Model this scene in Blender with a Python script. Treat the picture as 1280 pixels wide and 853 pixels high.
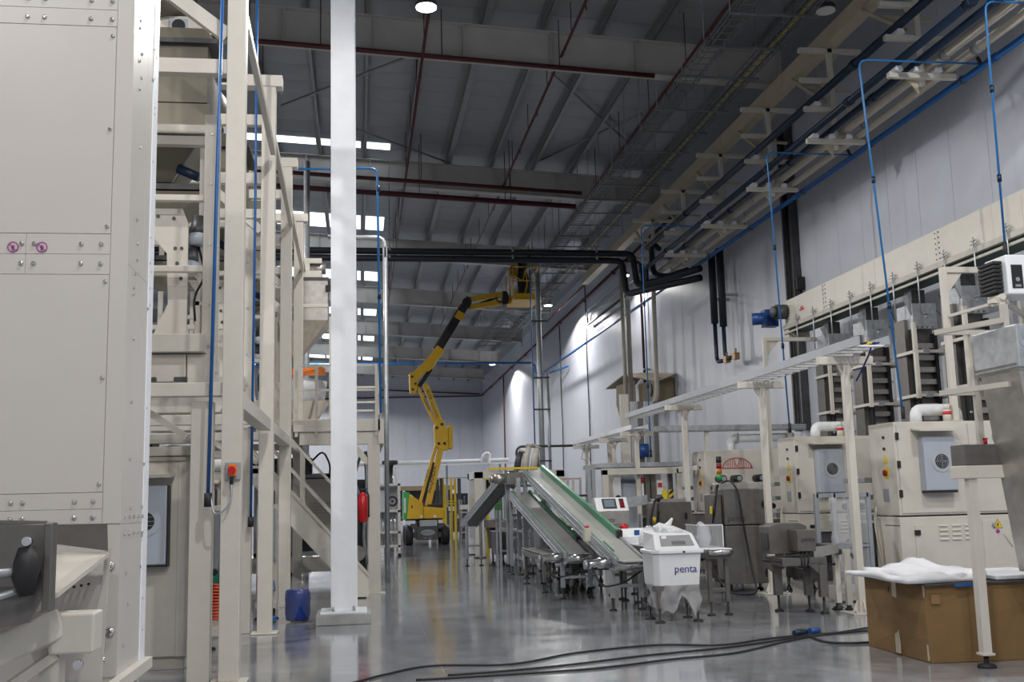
import bpy, bmesh, math, random
from mathutils import Vector, Matrix
random.seed(7)
for o in list(bpy.data.objects): bpy.data.objects.remove(o)
scene = bpy.context.scene
COL = scene.collection

# ------------------------------------------------------------------ camera
FPX, YAW, PITCH, ROLL, CAMH = 1337.0, .1431, .1460, -.02496, 1.5
_f = Vector((math.sin(YAW)*math.cos(PITCH), math.cos(YAW)*math.cos(PITCH), math.sin(PITCH)))
_r = Vector((math.cos(YAW), -math.sin(YAW), 0)); _u = _r.cross(_f)
_R = _r*math.cos(ROLL) + _u*math.sin(ROLL); _U = _u*math.cos(ROLL) - _r*math.sin(ROLL)
cam = bpy.data.cameras.new('camera'); cam.sensor_width = 36; cam.lens = 36*FPX/1280
cam.clip_end = 400
cam_ob = bpy.data.objects.new('camera', cam); COL.objects.link(cam_ob)
m = Matrix((( _R.x, _U.x, -_f.x, 0), (_R.y, _U.y, -_f.y, 0), (_R.z, _U.z, -_f.z, CAMH), (0, 0, 0, 1)))
cam_ob.matrix_world = m
scene.camera = cam_ob
CAM = Vector((0, 0, CAMH))
# survey of the photograph: where a sight line meets a plane of the hall
def _ray(x, y): return _f + _R*((x-640)/FPX) + _U*((426.5-y)/FPX)
def on_y(x, y, Y): d = _ray(x, y); return CAM + d*(Y/d.y)
def on_x(x, y, X): d = _ray(x, y); return CAM + d*(X/d.x)
def on_z(x, y, Z=0): d = _ray(x, y); return CAM + d*((Z-CAMH)/d.z)

# ------------------------------------------------------------------ world, exposure
scene.view_settings.view_transform = 'Standard'; scene.view_settings.look = 'None'
scene.view_settings.gamma = 1; scene.view_settings.use_curve_mapping = False
scene.view_settings.exposure = -0.18
w = bpy.data.worlds.new('world'); scene.world = w; w.use_nodes = True
w.node_tree.nodes['Background'].inputs[0].default_value = (.75, .85, 1, 1)
w.node_tree.nodes['Background'].inputs[1].default_value = .25

# ------------------------------------------------------------------ materials
MATS = {}
def mat(name, col, rough=.5, metal=0, var=.06, vscale=6, bump=0, bscale=40, emit=None, trans=0, alpha=1, coat=0, ior=1.45):
    if name in MATS: return MATS[name]
    M = bpy.data.materials.new(name); M.use_nodes = True; MATS[name] = M
    nt = M.node_tree; B = nt.nodes['Principled BSDF']
    B.inputs['Roughness'].default_value = rough; B.inputs['Metallic'].default_value = metal
    B.inputs['Base Color'].default_value = (*col, 1)
    B.inputs['IOR'].default_value = ior
    if coat: B.inputs['Coat Weight'].default_value = coat; B.inputs['Coat Roughness'].default_value = .15
    if trans: B.inputs['Transmission Weight'].default_value = trans
    if alpha < 1: B.inputs['Alpha'].default_value = alpha
    if emit:
        B.inputs['Emission Color'].default_value = (*emit[0], 1); B.inputs['Emission Strength'].default_value = emit[1]
    if var:
        tc = nt.nodes.new('ShaderNodeTexCoord'); nz = nt.nodes.new('ShaderNodeTexNoise')
        nz.inputs['Scale'].default_value = vscale; nz.inputs['Detail'].default_value = 4
        nt.links.new(tc.outputs['Object'], nz.inputs['Vector'])
        rp = nt.nodes.new('ShaderNodeValToRGB'); rp.color_ramp.elements[0].position = .3; rp.color_ramp.elements[1].position = .7
        rp.color_ramp.elements[0].color = (*[c*(1-var) for c in col], 1)
        rp.color_ramp.elements[1].color = (*[min(1, c*(1+var)) for c in col], 1)
        nt.links.new(nz.outputs['Fac'], rp.inputs['Fac']); nt.links.new(rp.outputs['Color'], B.inputs['Base Color'])
    if bump:
        tc = nt.nodes.new('ShaderNodeTexCoord'); nb = nt.nodes.new('ShaderNodeTexNoise'); nb.inputs['Scale'].default_value = bscale
        nt.links.new(tc.outputs['Object'], nb.inputs['Vector'])
        bp = nt.nodes.new('ShaderNodeBump'); bp.inputs['Strength'].default_value = bump; bp.inputs['Distance'].default_value = .02
        nt.links.new(nb.outputs['Fac'], bp.inputs['Height']); nt.links.new(bp.outputs['Normal'], B.inputs['Normal'])
    return M
CREAM = mat('cream_paint', (.60, .568, .505), .38, var=.03)
CREAM_D = mat('cream_satin', (.50, .472, .42), .5, var=.05)
PANEL = mat('cream_panel', (.55, .52, .485), .33, var=.02, vscale=2)
WHITE = mat('white_paint', (.80, .82, .86), .4, var=.03)
WHITEP = mat('white_plastic', (.78, .79, .81), .3, var=.02)
STEEL = mat('stainless_steel', (.46, .44, .41), .36, .85, var=.12, vscale=9)
STEEL_D = mat('brushed_dark_steel', (.17, .16, .15), .42, .6, var=.1, vscale=9)
CHROME = mat('bright_steel', (.7, .7, .7), .16, 1, var=.05)
GALV = mat('galvanised_steel', (.42, .44, .46), .42, .6, var=.15, vscale=14)
ALU = mat('grey_aluminium', (.36, .38, .41), .4, .5, var=.06)
BLACK = mat('black_rubber', (.018, .018, .02), .55, var=.1)
DARK = mat('dark_machine_steel', (.07, .07, .075), .45, .3, var=.2)
INSUL = mat('black_insulation', (.012, .016, .024), .55, var=.15)
NAVY = mat('navy_pipe', (.007, .02, .048), .4, var=.1)
BLUE = mat('blue_pipe', (.01, .095, .31), .35, var=.06)
BLUEH = mat('blue_hose', (.014, .15, .42), .35, var=.04)
MOTBLUE = mat('blue_motor_paint', (.015, .06, .22), .35, var=.1)
DUCTC = mat('cream_duct', (.5, .46, .39), .4, var=.05)
REDP = mat('oxide_red_pipe', (.075, .014, .017), .45, var=.1)
RED = mat('red_gloss', (.5, .012, .02), .25, var=.03)
REDC = mat('orange_coil', (.62, .07, .02), .35, var=.03)
ORANGE = mat('orange_paint', (.75, .2, .02), .4, var=.03)
YEL = mat('yellow_lift_paint', (.72, .43, .015), .38, var=.07, vscale=3)
YELS = mat('yellow_safety', (.75, .55, .02), .4, var=.03)
GREEN = mat('green_belt_edge', (.012, .2, .09), .4, var=.05)
GREENL = mat('green_lift_panel', (.04, .42, .1), .4, var=.05)
BELT = mat('pale_belt', (.34, .345, .33), .55, var=.03)
BELTD = mat('grey_belt', (.2, .2, .2), .5, var=.06)
ACG = mat('grey_blue_cover', (.40, .435, .50), .4, var=.02)
BEAMC = mat('beige_beam_paint', (.50, .44, .32), .5, var=.06, vscale=3)
STEELBEAM = mat('grey_beam_paint', (.46, .445, .42), .55, var=.06, vscale=2)
PURL = mat('galvanised_purlin', (.27, .28, .29), .38, .5, var=.1, vscale=8)
CARD = mat('brown_cardboard', (.21, .125, .05), .8, var=.06, vscale=5, bump=.1)
CARDK = mat('kraft_liner', (.24, .195, .125), .7, var=.08)
SHEET = mat('white_foam_sheet', (.74, .75, .78), .6, var=.03)
TAPE = mat('clear_tape', (.5, .43, .33), .25, var=.05)
FILM = mat('clear_plastic_film', (.9, .9, .92), .12, var=0, trans=.0, alpha=.3, bump=.8, bscale=18)
FILMB = mat('bubble_film', (.82, .84, .88), .18, var=0, alpha=.45, bump=.8, bscale=22)
GLASSD = mat('dark_window', (.03, .033, .036), .12, var=0, coat=.5)
CLEAR = mat('clear_guard', (.6, .62, .65), .08, var=0, alpha=.28)
SCREEN = mat('screen', (.03, .04, .05), .2, var=0, emit=((.45, .52, .62), .35))
INK = mat('grey_ink', (.05, .05, .055), .5, var=0)
INKB = mat('blue_ink', (.02, .03, .19), .5, var=0)
INKR = mat('red_ink', (.55, .03, .05), .5, var=0)
PINK = mat('magenta_ink', (.34, .05, .25), .5, var=0)
PLINTH = mat('grey_plinth_concrete', (.34, .35, .34), .7, var=.1, bump=.2)
CLOTH = mat('dark_work_clothes', (.02, .02, .022), .85, var=.15)
SKIN = mat('skin', (.45, .28, .2), .5, var=.05)
TRAYM = mat('weathered_tray_wire', (.2, .21, .22), .5, .4, var=.15)
HOPS = mat('hopper_steel', (.17, .155, .12), .4, .35, var=.08, vscale=3)
FILMT = mat('thin_clear_film', (.9, .9, .95), .1, var=0, alpha=.05, bump=1, bscale=14)
MESHW = mat('wire_mesh', (.33, .30, .25), .5, .3, var=.1)

# ------------------------------------------------------------------ mesh builder
class MB:
    def __init__(s): s.v = []; s.f = []; s.sm = []
    def add(s, vs, fs, smooth=False):
        n = len(s.v); s.v += [Vector(p) for p in vs]; s.f += [tuple(i+n for i in f) for f in fs]; s.sm += [smooth]*len(fs); return s
    def box(s, x0, x1, y0, y1, z0, z1):
        return s.add([(x0,y0,z0),(x1,y0,z0),(x1,y1,z0),(x0,y1,z0),(x0,y0,z1),(x1,y0,z1),(x1,y1,z1),(x0,y1,z1)],
                     [(3,2,1,0),(4,5,6,7),(0,1,5,4),(1,2,6,5),(2,3,7,6),(3,0,4,7)])
    def bar(s, p, q, w, h=None, up=(0,0,1)):
        p = Vector(p); q = Vector(q); h = h or w; d = (q-p).normalized(); up = Vector(up)
        if abs(d.dot(up)) > .98: up = Vector((0,1,0))
        a = d.cross(up).normalized(); b = a.cross(d).normalized()
        vs = []
        for c in (p, q): vs += [c-a*w/2-b*h/2, c+a*w/2-b*h/2, c+a*w/2+b*h/2, c-a*w/2+b*h/2]
        return s.add(vs, [(3,2,1,0),(4,5,6,7),(0,1,5,4),(1,2,6,5),(2,3,7,6),(3,0,4,7)])
    def tube(s, pts, r, n=8, cap=True):
        pts = [Vector(p) for p in pts]; N = len(pts); rs = r if isinstance(r, (list, tuple)) else [r]*N
        base = len(s.v); a = None
        for i, p in enumerate(pts):
            d = ((pts[min(i+1,N-1)]-p).normalized() + (p-pts[max(i-1,0)]).normalized())
            d = d.normalized() if d.length > 1e-6 else Vector((0,0,1))
            if a is None:
                up = Vector((0,0,1)) if abs(d.z) < .9 else Vector((0,1,0)); a = d.cross(up).normalized()
            else:
                a = (a - d*a.dot(d)); a = a.normalized() if a.length > 1e-6 else d.orthogonal().normalized()
            b = d.cross(a)
            for k in range(n):
                t = 2*math.pi*k/n; s.v.append(p + (a*math.cos(t)+b*math.sin(t))*rs[i])
        for i in range(N-1):
            for k in range(n):
                s.f.append((base+i*n+k, base+i*n+(k+1)%n, base+(i+1)*n+(k+1)%n, base+(i+1)*n+k)); s.sm.append(True)
        if cap:
            s.f.append(tuple(base+k for k in range(n))[::-1]); s.sm.append(False)
            s.f.append(tuple(base+(N-1)*n+k for k in range(n))); s.sm.append(False)
        return s
    def cyl(s, p, q, r, n=12): return s.tube([p, q], r, n)
    def prism(s, poly, axis, a0, a1):
        def P(u, v, a): return {'x': (a,u,v), 'y': (u,a,v), 'z': (u,v,a)}[axis]
        n = len(poly)
        return s.add([P(u,v,a0) for u,v in poly]+[P(u,v,a1) for u,v in poly],
                     [tuple(range(n))[::-1], tuple(range(n,2*n))]+[(i,(i+1)%n,n+(i+1)%n,n+i) for i in range(n)])
    def loft(s, rings, cap=True, smooth=False):
        n = len(rings[0]); vs = [p for r in rings for p in r]; fs = []
        for i in range(len(rings)-1):
            for k in range(n): fs.append((i*n+k, i*n+(k+1)%n, (i+1)*n+(k+1)%n, (i+1)*n+k))
        s.add(vs, fs, smooth)
        if cap:
            m0 = len(s.v)-n*len(rings)
            s.f.append(tuple(m0+k for k in range(n))[::-1]); s.sm.append(False)
            s.f.append(tuple(m0+(len(rings)-1)*n+k for k in range(n))); s.sm.append(False)
        return s
    def frustum(s, c0, sx0, sy0, z0, c1, sx1, sy1, z1):
        r = []
        for (cx,cy), sx, sy, z in ((c0,sx0,sy0,z0),(c1,sx1,sy1,z1)):
            r.append([(cx-sx/2,cy-sy/2,z),(cx+sx/2,cy-sy/2,z),(cx+sx/2,cy+sy/2,z),(cx-sx/2,cy+sy/2,z)])
        return s.loft(r)
    def mesh(s, name, org=(0,0,0), fix=True):
        me = bpy.data.meshes.new(name); o = Vector(org)
        me.from_pydata([tuple(p-o) for p in s.v], [], s.f)
        me.polygons.foreach_set('use_smooth', s.sm)
        if fix:
            bm = bmesh.new(); bm.from_mesh(me); bmesh.ops.recalc_face_normals(bm, faces=bm.faces); bm.to_mesh(me); bm.free()
        me.update(); return me

def tag(o, label=None, cat=None, group=None, kind=None):
    if label: o['label'] = label
    if cat: o['category'] = cat
    if group: o['group'] = group
    if kind: o['kind'] = kind
    return o
def bevel(o, w, seg=2):
    if w: b = o.modifiers.new('bevel', 'BEVEL'); b.width = w; b.segments = seg; b.limit_method = 'ANGLE'
    return o
def mk(name, mb, material, bev=0):                       # a thing (or piece of the setting) that is one mesh
    me = mb.mesh(name); me.materials.append(material)
    o = bpy.data.objects.new(name, me); COL.objects.link(o); bevel(o, bev); return o
class Thing:                                             # an Empty at the base, parts are children
    def __init__(s, name, loc, label, cat, group=None, kind=None):
        s.o = bpy.data.objects.new(name, None); COL.objects.link(s.o); s.o.location = loc; s.org = Vector(loc)
        s.o.empty_display_size = .1
        tag(s.o, label, cat, group, kind)
    def part(s, name, mb, material, parent=None, bev=0, label=None):
        me = mb.mesh(name, s.org); me.materials.append(material)
        o = bpy.data.objects.new(name, me); COL.objects.link(o); o.parent = parent or s.o
        bevel(o, bev)
        if label: o['label'] = label
        return o
    def box(s, name, material, x0, x1, y0, y1, z0, z1, bev=.004, **k): return s.part(name, MB().box(x0,x1,y0,y1,z0,z1), material, bev=bev, **k)
    def bar(s, name, material, p, q, w, h=None, **k): return s.part(name, MB().bar(p, q, w, h), material, **k)
    def tube(s, name, material, pts, r, n=8, **k): return s.part(name, MB().tube(pts, r, n), material, **k)
def copy_tree(o, parent=None):
    c = o.copy(); COL.objects.link(c); c.parent = parent
    for ch in [x for x in o.children]: copy_tree(ch, c)
    return c
def struct(name, mb, material, bev=0): return tag(mk(name, mb, material, bev), kind='structure')
def piece(name, me, material, parent, loc):              # alike pieces share mesh data
    o = bpy.data.objects.new(name, me); COL.objects.link(o); o.parent = parent; o.location = loc
    if not me.materials: me.materials.append(material)
    return o
_dg = None
def text_mesh(body, size, depth=.002, align='CENTER'):
    cu = bpy.data.curves.new('lettering', 'FONT'); cu.body = body; cu.size = size; cu.extrude = depth; cu.align_x = align; cu.resolution_u = 3
    ob = bpy.data.objects.new('lettering', cu); COL.objects.link(ob)
    bpy.context.view_layer.update(); dg = bpy.context.evaluated_depsgraph_get()
    me = bpy.data.meshes.new_from_object(ob.evaluated_get(dg)); bpy.data.objects.remove(ob); return me
def lettering(thing, body, size, loc, material, right=(1,0,0), up=(0,0,1), parent=None, name='lettering', depth=.002):
    me = text_mesh(body, size, depth); me.materials.clear(); me.materials.append(material)
    r = Vector(right).normalized(); u = Vector(up).normalized(); n = r.cross(u); l = Vector(loc)-thing.org
    me.transform(Matrix(((r.x,u.x,n.x,l.x),(r.y,u.y,n.y,l.y),(r.z,u.z,n.z,l.z),(0,0,0,1))))
    o = bpy.data.objects.new(name, me); COL.objects.link(o); o.parent = parent or thing.o; return o
def bend(pts, r=.1, n=4):                                # round the corners of a polyline
    pts = [Vector(p) for p in pts]; out = [pts[0]]
    for i in range(1, len(pts)-1):
        a, b, c = pts[i-1], pts[i], pts[i+1]; d0 = (a-b); d1 = (c-b); rr = min(r, d0.length*.45, d1.length*.45)
        p = b+d0.normalized()*rr; q = b+d1.normalized()*rr
        for k in range(n+1):
            t = k/n; out.append(p*(1-t)**2 + b*2*t*(1-t) + q*t*t)
    out.append(pts[-1]); return out
# ================================================================== the hall
WX, BY, LX, FY = 10.4, 91.0, -18.0, -14.0          # right wall, back wall, far left wall, wall behind the photographer
def zpur(X): return 12.05 - .057*X                 # underside of purlins
def zbeam(X): return 11.24 - .057*X                # underside of main beams

FLOORM = bpy.data.materials.new('polished_concrete'); FLOORM.use_nodes = True
def _floor():
    nt = FLOORM.node_tree; B = nt.nodes['Principled BSDF']; N = nt.nodes.new; L = nt.links.new
    geo = N('ShaderNodeNewGeometry')
    n1 = N('ShaderNodeTexNoise'); n1.inputs['Scale'].default_value = .55; n1.inputs['Detail'].default_value = 7; n1.inputs['Roughness'].default_value = .62
    n2 = N('ShaderNodeTexNoise'); n2.inputs['Scale'].default_value = 5; n2.inputs['Detail'].default_value = 5
    mp = N('ShaderNodeMapping'); mp.inputs['Scale'].default_value = (1, 1.6, 1)
    L(geo.outputs['Position'], mp.inputs['Vector']); L(mp.outputs[0], n1.inputs['Vector']); L(geo.outputs['Position'], n2.inputs['Vector'])
    mx = N('ShaderNodeMix'); mx.inputs['Factor'].default_value = .35; L(n1.outputs['Fac'], mx.inputs['A']); L(n2.outputs['Fac'], mx.inputs['B'])
    cr = N('ShaderNodeValToRGB'); cr.color_ramp.elements[0].position = .34; cr.color_ramp.elements[1].position = .66
    cr.color_ramp.elements[0].color = (.15, .157, .173, 1); cr.color_ramp.elements[1].color = (.33, .342, .368, 1)
    L(mx.outputs['Result'], cr.inputs['Fac']); L(cr.outputs['Color'], B.inputs['Base Color'])
    rr = N('ShaderNodeMapRange'); rr.inputs['From Min'].default_value = .3; rr.inputs['From Max'].default_value = .7
    rr.inputs['To Min'].default_value = .06; rr.inputs['To Max'].default_value = .19
    L(n1.outputs['Fac'], rr.inputs['Value']); L(rr.outputs['Result'], B.inputs['Roughness'])
    B.inputs['Coat Weight'].default_value = .35; B.inputs['Coat Roughness'].default_value = .1
    bp = N('ShaderNodeBump'); bp.inputs['Strength'].default_value = .06; bp.inputs['Distance'].default_value = .01
    L(n2.outputs['Fac'], bp.inputs['Height']); L(bp.outputs['Normal'], B.inputs['Normal'])
_floor()
JOINT = mat('joint_filler', (.27, .26, .245), .7, var=.1)
fl = struct('floor', MB().box(LX, WX, FY, BY, -.3, -.004), JOINT)
gx = [LX, -11.3, -5.29, .725, 6.74, WX]; gy = [FY, 5.5, 23.5, 41.5, 59.5, 77.5, BY]
for i in range(5):
    for j in range(6):
        me = MB().box(0, gx[i+1]-gx[i]-.007, 0, gy[j+1]-gy[j]-.007, -.02, 0).mesh('slab')
        piece('slab', me, FLOORM, fl, (gx[i]+.0035, gy[j]+.0035, 0))

WALLM = mat('white_sandwich_panel', (.56, .585, .65), .34, var=.03, vscale=1.2)
WALLJ = mat('panel_joint', (.25, .26, .28), .6, var=.05)
wr = struct('wall_right', MB().box(WX+.05, WX+.2, FY, BY+.2, 0, 12.2), WALLJ)
me = MB().box(0, .06, .004, 1.146, 0, 11.9).mesh('wall_panel')
k = 0; y = FY
while y < BY-.1:
    piece('wall_panel', me, WALLM, wr, (WX, y, 0)); y += 1.15
wb = struct('wall_back', MB().box(LX, WX+.1, BY+.05, BY+.2, 0, 13.4), WALLJ)
me = MB().box(.005, 1.145, 0, .06, 0, 13).mesh('wall_panel')
x = LX
while x < WX-1.1:
    piece('wall_panel', me, WALLM, wb, (x, BY, 0)); x += 1.15
piece('wall_panel', MB().box(.005, WX-x-.005, 0, .06, 0, 13).mesh('wall_panel'), WALLM, wb, (x, BY, 0))
struct('wall_left', MB().box(LX-.15, LX, FY, BY+.2, 0, 13.4), WALLM)
struct('wall_front', MB().box(LX, WX+.2, FY-.15, FY, 0, 13.4), WALLM)

# roof: crosswise sheets lying on the purlins
ROOFM = mat('grey_roof_sheet', (.28, .30, .325), .36, .25, var=.06, vscale=1)
ce = struct('ceiling', MB().prism([(LX-.2, zpur(LX)+.42), (WX+.2, zpur(WX)+.42), (WX+.2, zpur(WX)+.5), (LX-.2, zpur(LX)+.5)], 'y', FY-.2, BY+.2), WALLJ)
me = MB().prism([(LX, zpur(LX)+.25), (WX, zpur(WX)+.25), (WX, zpur(WX)+.42), (LX, zpur(LX)+.42)], 'y', .006, .994).mesh('roof_sheet')
for j in range(int(FY), int(BY)):
    piece('roof_sheet', me, ROOFM, ce, (0, j, 0))
# daylight strips in the roof, one at the far end of every bay
DAY = mat('translucent_roof_sheet', (.8, .85, .9), .4, var=.05, emit=((.86, .93, 1), 2.6))
BEAMY = [22.4+10*k for k in range(7)]
for n, by in enumerate(BEAMY):
    if n == 0: continue
    Y1 = by - .4; Y0 = Y1 - (.55 if n < 2 else 2.0)
    for q, (xa, xb) in enumerate(((-4.0, -.25), (-.1, .95))):
        struct('window_%d' % (n*2+q+1), MB().prism([(xa, zpur(xa)+.235), (xb, zpur(xb)+.235), (xb, zpur(xb)+.248), (xa, zpur(xa)+.248)], 'y', Y0, Y1), DAY)

# main roof beams
ordn = ['first', 'second', 'third', 'fourth', 'fifth', 'sixth', 'seventh']
for n, by in enumerate(BEAMY):
    t = Thing('roof_beam', (-4, by, zbeam(-4)), 'deep grey steel roof girder with web stiffeners, %s of the row from the hoppers towards the back wall' % ordn[n], 'beam', 'roof girders')
    xa, xb = -17.5, 9.55
    t.part('web', MB().prism([(xa, zbeam(xa)+.02), (xb, zbeam(xb)+.02), (xb, zpur(xb)), (xa, zpur(xa))], 'y', by-.008, by+.008), STEELBEAM)
    for nm, z0 in (('bottom_flange', 0), ('top_flange', .79)):
        t.part(nm, MB().prism([(xa, zbeam(xa)+z0), (xb, zbeam(xb)+z0), (xb, zbeam(xb)+z0+.02), (xa, zbeam(xa)+z0+.02)], 'y', by-.15, by+.15), STEELBEAM)
    X = -5.5
    while X < 9.5:
        t.part('stiffener', MB().prism([(X-.012, zbeam(X)+.02), (X+.012, zbeam(X)+.02), (X+.012, zpur(X)-.01), (X-.012, zpur(X)-.01)], 'y', by-.13, by-.008), STEELBEAM); X += 1.95
    t.part('end_plate', MB().box(9.55, 9.6, by-.17, by+.17, zbeam(9.6)-.25, zpur(9.6)), STEELBEAM)

# purlins along the hall (Z sections)
for n, X in enumerate([-3.8, -2.5, -1.2, .15, 1.42, 2.7, 4.08, 5.38, 6.62, 7.9, 9.15]):
    z = zpur(X); t = .012
    t_ = Thing('roof_purlin', (X, 12.4, z), 'galvanised steel roof purlin running lengthwise over the girders' if n != 5 else 'wide doubled galvanised roof purlin running lengthwise over the girders', 'purlin', None if n == 5 else 'roof purlins')
    w = .09 if n != 5 else .15
    t_.part('web', MB().box(X-t/2, X+t/2, 12.4, BY, z, z+.24), PURL)
    t_.part('bottom_flange', MB().box(X-t/2, X+w, 12.4, BY, z, z+.01), PURL)
    t_.part('top_flange', MB().box(X-w, X+t/2, 12.4, BY, z+.235, z+.245), PURL)
    if n == 5: t_.part('second_web', MB().box(X+w, X+w+t, 12.4, BY, z, z+.24), PURL)

# slender diagonal wind braces under the roof sheets
def brace(name, p, q, r, label, cat, grp=None, M=STEELBEAM): return tag(mk(name, MB().tube([p, q], r, 6), M), label, cat, grp)
for (a, b) in (((352, 132), (507, 72)), ((675, 201), (802, 142)), ((690, 92), (795, 188)), ((440, 160), (562, 204))):
    p = on_z(*a, 11.9); q = on_z(*b, 11.82 if b[0] < 700 else 11.7)
    brace('wind_brace', p, q, .032, 'thin grey diagonal wind bracing rod under the roof sheets', 'brace', 'roof wind bracing', PURL)

# sprinkler pipework
for X, z, y0, y1, nm in ((-2.2, 10.9, 14, 30, 'beside the hopper frames'), (1.36, 10.95, 14, 56, 'above the yellow boom lift'), (4.5, 11.3, 14, 60, 'over the inclined conveyors'), (7.0, 10.75, 14, 46, 'beside the wire cable trays')):
    t = Thing('sprinkler_pipe', (X, y0, z), 'thin dark red lengthwise sprinkler pipe under the roof, the one %s' % nm, 'pipe')
    t.tube('pipe', REDP, [(X, y0, z), (X, y1, z-.15)], .034, 8)
    Y = y0+1.2
    while Y < y1:
        t.tube('hanger_rod', REDP, [(X, Y, z-.15*(Y-y0)/(y1-y0)), (X, Y, zpur(X)+.2)], .011, 5)
        t.part('sprinkler_head', MB().tube([(X, Y+1.5, z-.1), (X, Y+1.5, z-.19), (X, Y+1.5, z-.2)], [.012, .012, .03], 6), REDP)
        Y += 3.0
for Y, dz, r, nm in ((22.1, -.1, .055, 'just below the first roof girder'), (30.2, -.45, .06, 'thinner of the pair before the second girder'), (31.2, -.58, .085, 'thicker of the pair before the second girder')):
    t = Thing('sprinkler_main', (-7, Y, zbeam(-7)+dz), 'dark red cross-hall sprinkler main, %s' % nm, 'pipe')
    t.tube('pipe', REDP, [(-9, Y, zbeam(-9)+dz), (6.55, Y, zbeam(6.55)+dz)], r, 10)
    X = -6
    while X < 6.5:
        t.tube('hanger_rod', REDP, [(X, Y, zbeam(X)+dz), (X, Y, zpur(X)+.2)], .012, 5); X += 2.6
# red pipes on the back and right wall
zb_ = 10.05
t = Thing('wall_sprinkler_pipe', (WX-.12, 60, 10.4), 'dark red sprinkler pipe along the white side wall, bending round the far corner', 'pipe')
t.tube('pipe', REDP, bend([(WX-.12, 33, 10.62), (WX-.12, BY-.2, 10.25), (-8, BY-.2, 10.1)], .5), .055, 8)
t.tube('branch', REDP, [(-8, BY-.25, 11.35), (WX-.2, BY-.25, 10.4)], .055, 8)
t.tube('riser', REDP, bend([(WX-.12, 77, 10.3), (WX-.12, 76.2, 10.3), (WX-.12, 76.2, 0)], .15), .05, 8)
for Y in range(36, 91, 6): zc = 10.62-.37*(Y-33)/58; t.part('clamp', MB().box(WX-.18, WX, Y-.02, Y+.02, zc-.07, zc+.07), REDP)
t = Thing('wall_sprinkler_pipe', (WX-.35, 31, 0), 'dark red pipe dropping down the white wall behind the brown kraft sheet', 'pipe')
t.tube('pipe', REDP, bend([(8.6, 37.4, 10.0), (WX-.2, 37.4, 10.0), (WX-.2, 37.4, 0)], .2), .05, 8)
for z in (3, 6, 9): t.part('clamp', MB().box(WX-.25, WX, 37.32, 37.48, z-.03, z+.03), GALV)

# wire-basket cable trays hung on trapezes
def mesh_tray(X, y0, y1, z, w, h, label, cable=None):
    t = Thing('wire_cable_tray', (X, y0, z), label, 'cable tray')
    for sx in (-1, 1):
        t.part('edge_wire', MB().bar((X+sx*w/2, y0, z+h), (X+sx*w/2, y1, z+h), .02), TRAYM)
        t.part('bottom_wire', MB().bar((X+sx*w*.25, y0, z), (X+sx*w*.25, y1, z), .014), TRAYM)
        t.part('corner_wire', MB().bar((X+sx*w/2, y0, z), (X+sx*w/2, y1, z), .018), TRAYM)
    me = MB(); me.bar((-w/2, 0, 0), (w/2, 0, 0), .016).bar((-w/2, 0, 0), (-w/2, 0, h), .016).bar((w/2, 0, 0), (w/2, 0, h), .016)
    me = me.mesh('rung')
    Y = y0; n = 0
    while Y < y1 and n < 290:
        piece('rung', me, TRAYM, t.o, (0, Y-y0, 0)); Y += .3; n += 1
    if cable:
        for k, dx in enumerate((-.1, .0, .1)):
            t.part('cable', MB().tube([(X+dx, y0+i*(y1-y0)/14, z+.03+.01*random.random()) for i in range(15)], .014, 6), (YELS if k == 1 else BLACK))
    return t
mesh_tray(7.05, 14, 62, 10.3, .42, .1, 'galvanised wire cable tray under the roof, empty, next to the red sprinkler pipe')
mesh_tray(8.2, 14, 62, 10.3, .34, .1, 'galvanised wire cable tray under the roof carrying black and yellow cables', True)
Y = 16.4
while Y < 61:
    t = Thing('tray_trapeze', (7.6, Y, 10.27), 'galvanised trapeze bar hung from the roof under the wire cable trays', 'tray support', 'cable tray trapezes')
    t.part('bar', MB().box(6.78, 8.5, Y-.02, Y+.02, 10.25, 10.29), TRAYM)
    for X in (6.8, 8.48): t.tube('threaded_rod', GALV, [(X, Y, 10.27), (X, Y, zpur(X)+.2)], .008, 5)
    Y += 1.5
    if min(abs(Y-b) for b in BEAMY) < .35: Y += .45

# high bay lamps
LENS = mat('lit_lamp_lens', (1, 1, 1), .3, var=0, emit=((1, .98, .95), 22))
LENSO = mat('lamp_lens_off', (.75, .75, .74), .4, var=0)
def lamp(X, Y, z, watt, label, grp=None, lit=True, cone=157):
    t = Thing('high_bay_lamp', (X, Y, z), label, 'lamp', grp)
    t.part('housing', MB().tube([(X, Y, z+.12), (X, Y, z+.1), (X, Y, z+.02), (X, Y, z)], [.1, .17, .2, .2], 20), DARK)
    t.part('lens', MB().tube([(X, Y, z), (X, Y, z-.02)], .18, 20), LENS if lit else LENSO)
    t.tube('suspension_cable', DARK, [(X, Y, z+.1), (X, Y, zpur(X)+.2)], .008, 5)
    if lit and watt:
        ld = bpy.data.lights.new('lamp_light', 'SPOT'); ld.spot_size = math.radians(cone); ld.spot_blend = .12; ld.shadow_soft_size = .15; ld.energy = watt; ld.color = (1, .98, .95)
        lo = bpy.data.objects.new('lamp_light', ld); COL.objects.link(lo); lo.parent = t.o; lo.location = (0, 0, -.18)
    return t
LP = 1500
lamp(1.2, 18.0, 10.2, LP*1.0, 'lit round high bay lamp hanging over the first sprinkler main near the white column')
lamp(8.75, 48.6, 10.4, LP*1.2, 'lit round high bay lamp by the side wall, below the lift basket')
lamp(8.8, 70.6, 10.4, LP*1.2, 'lit round high bay lamp by the side wall nearest the back wall')
lamp(8.62, 17.79, 10.35, 0, 'unlit round high bay lamp beside the beige pipe rack beam', lit=False)
lamp(9.7, 37.8, 9.55, LP*.25, 'lit round high bay lamp by the side wall behind the black pipe loops')
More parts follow.
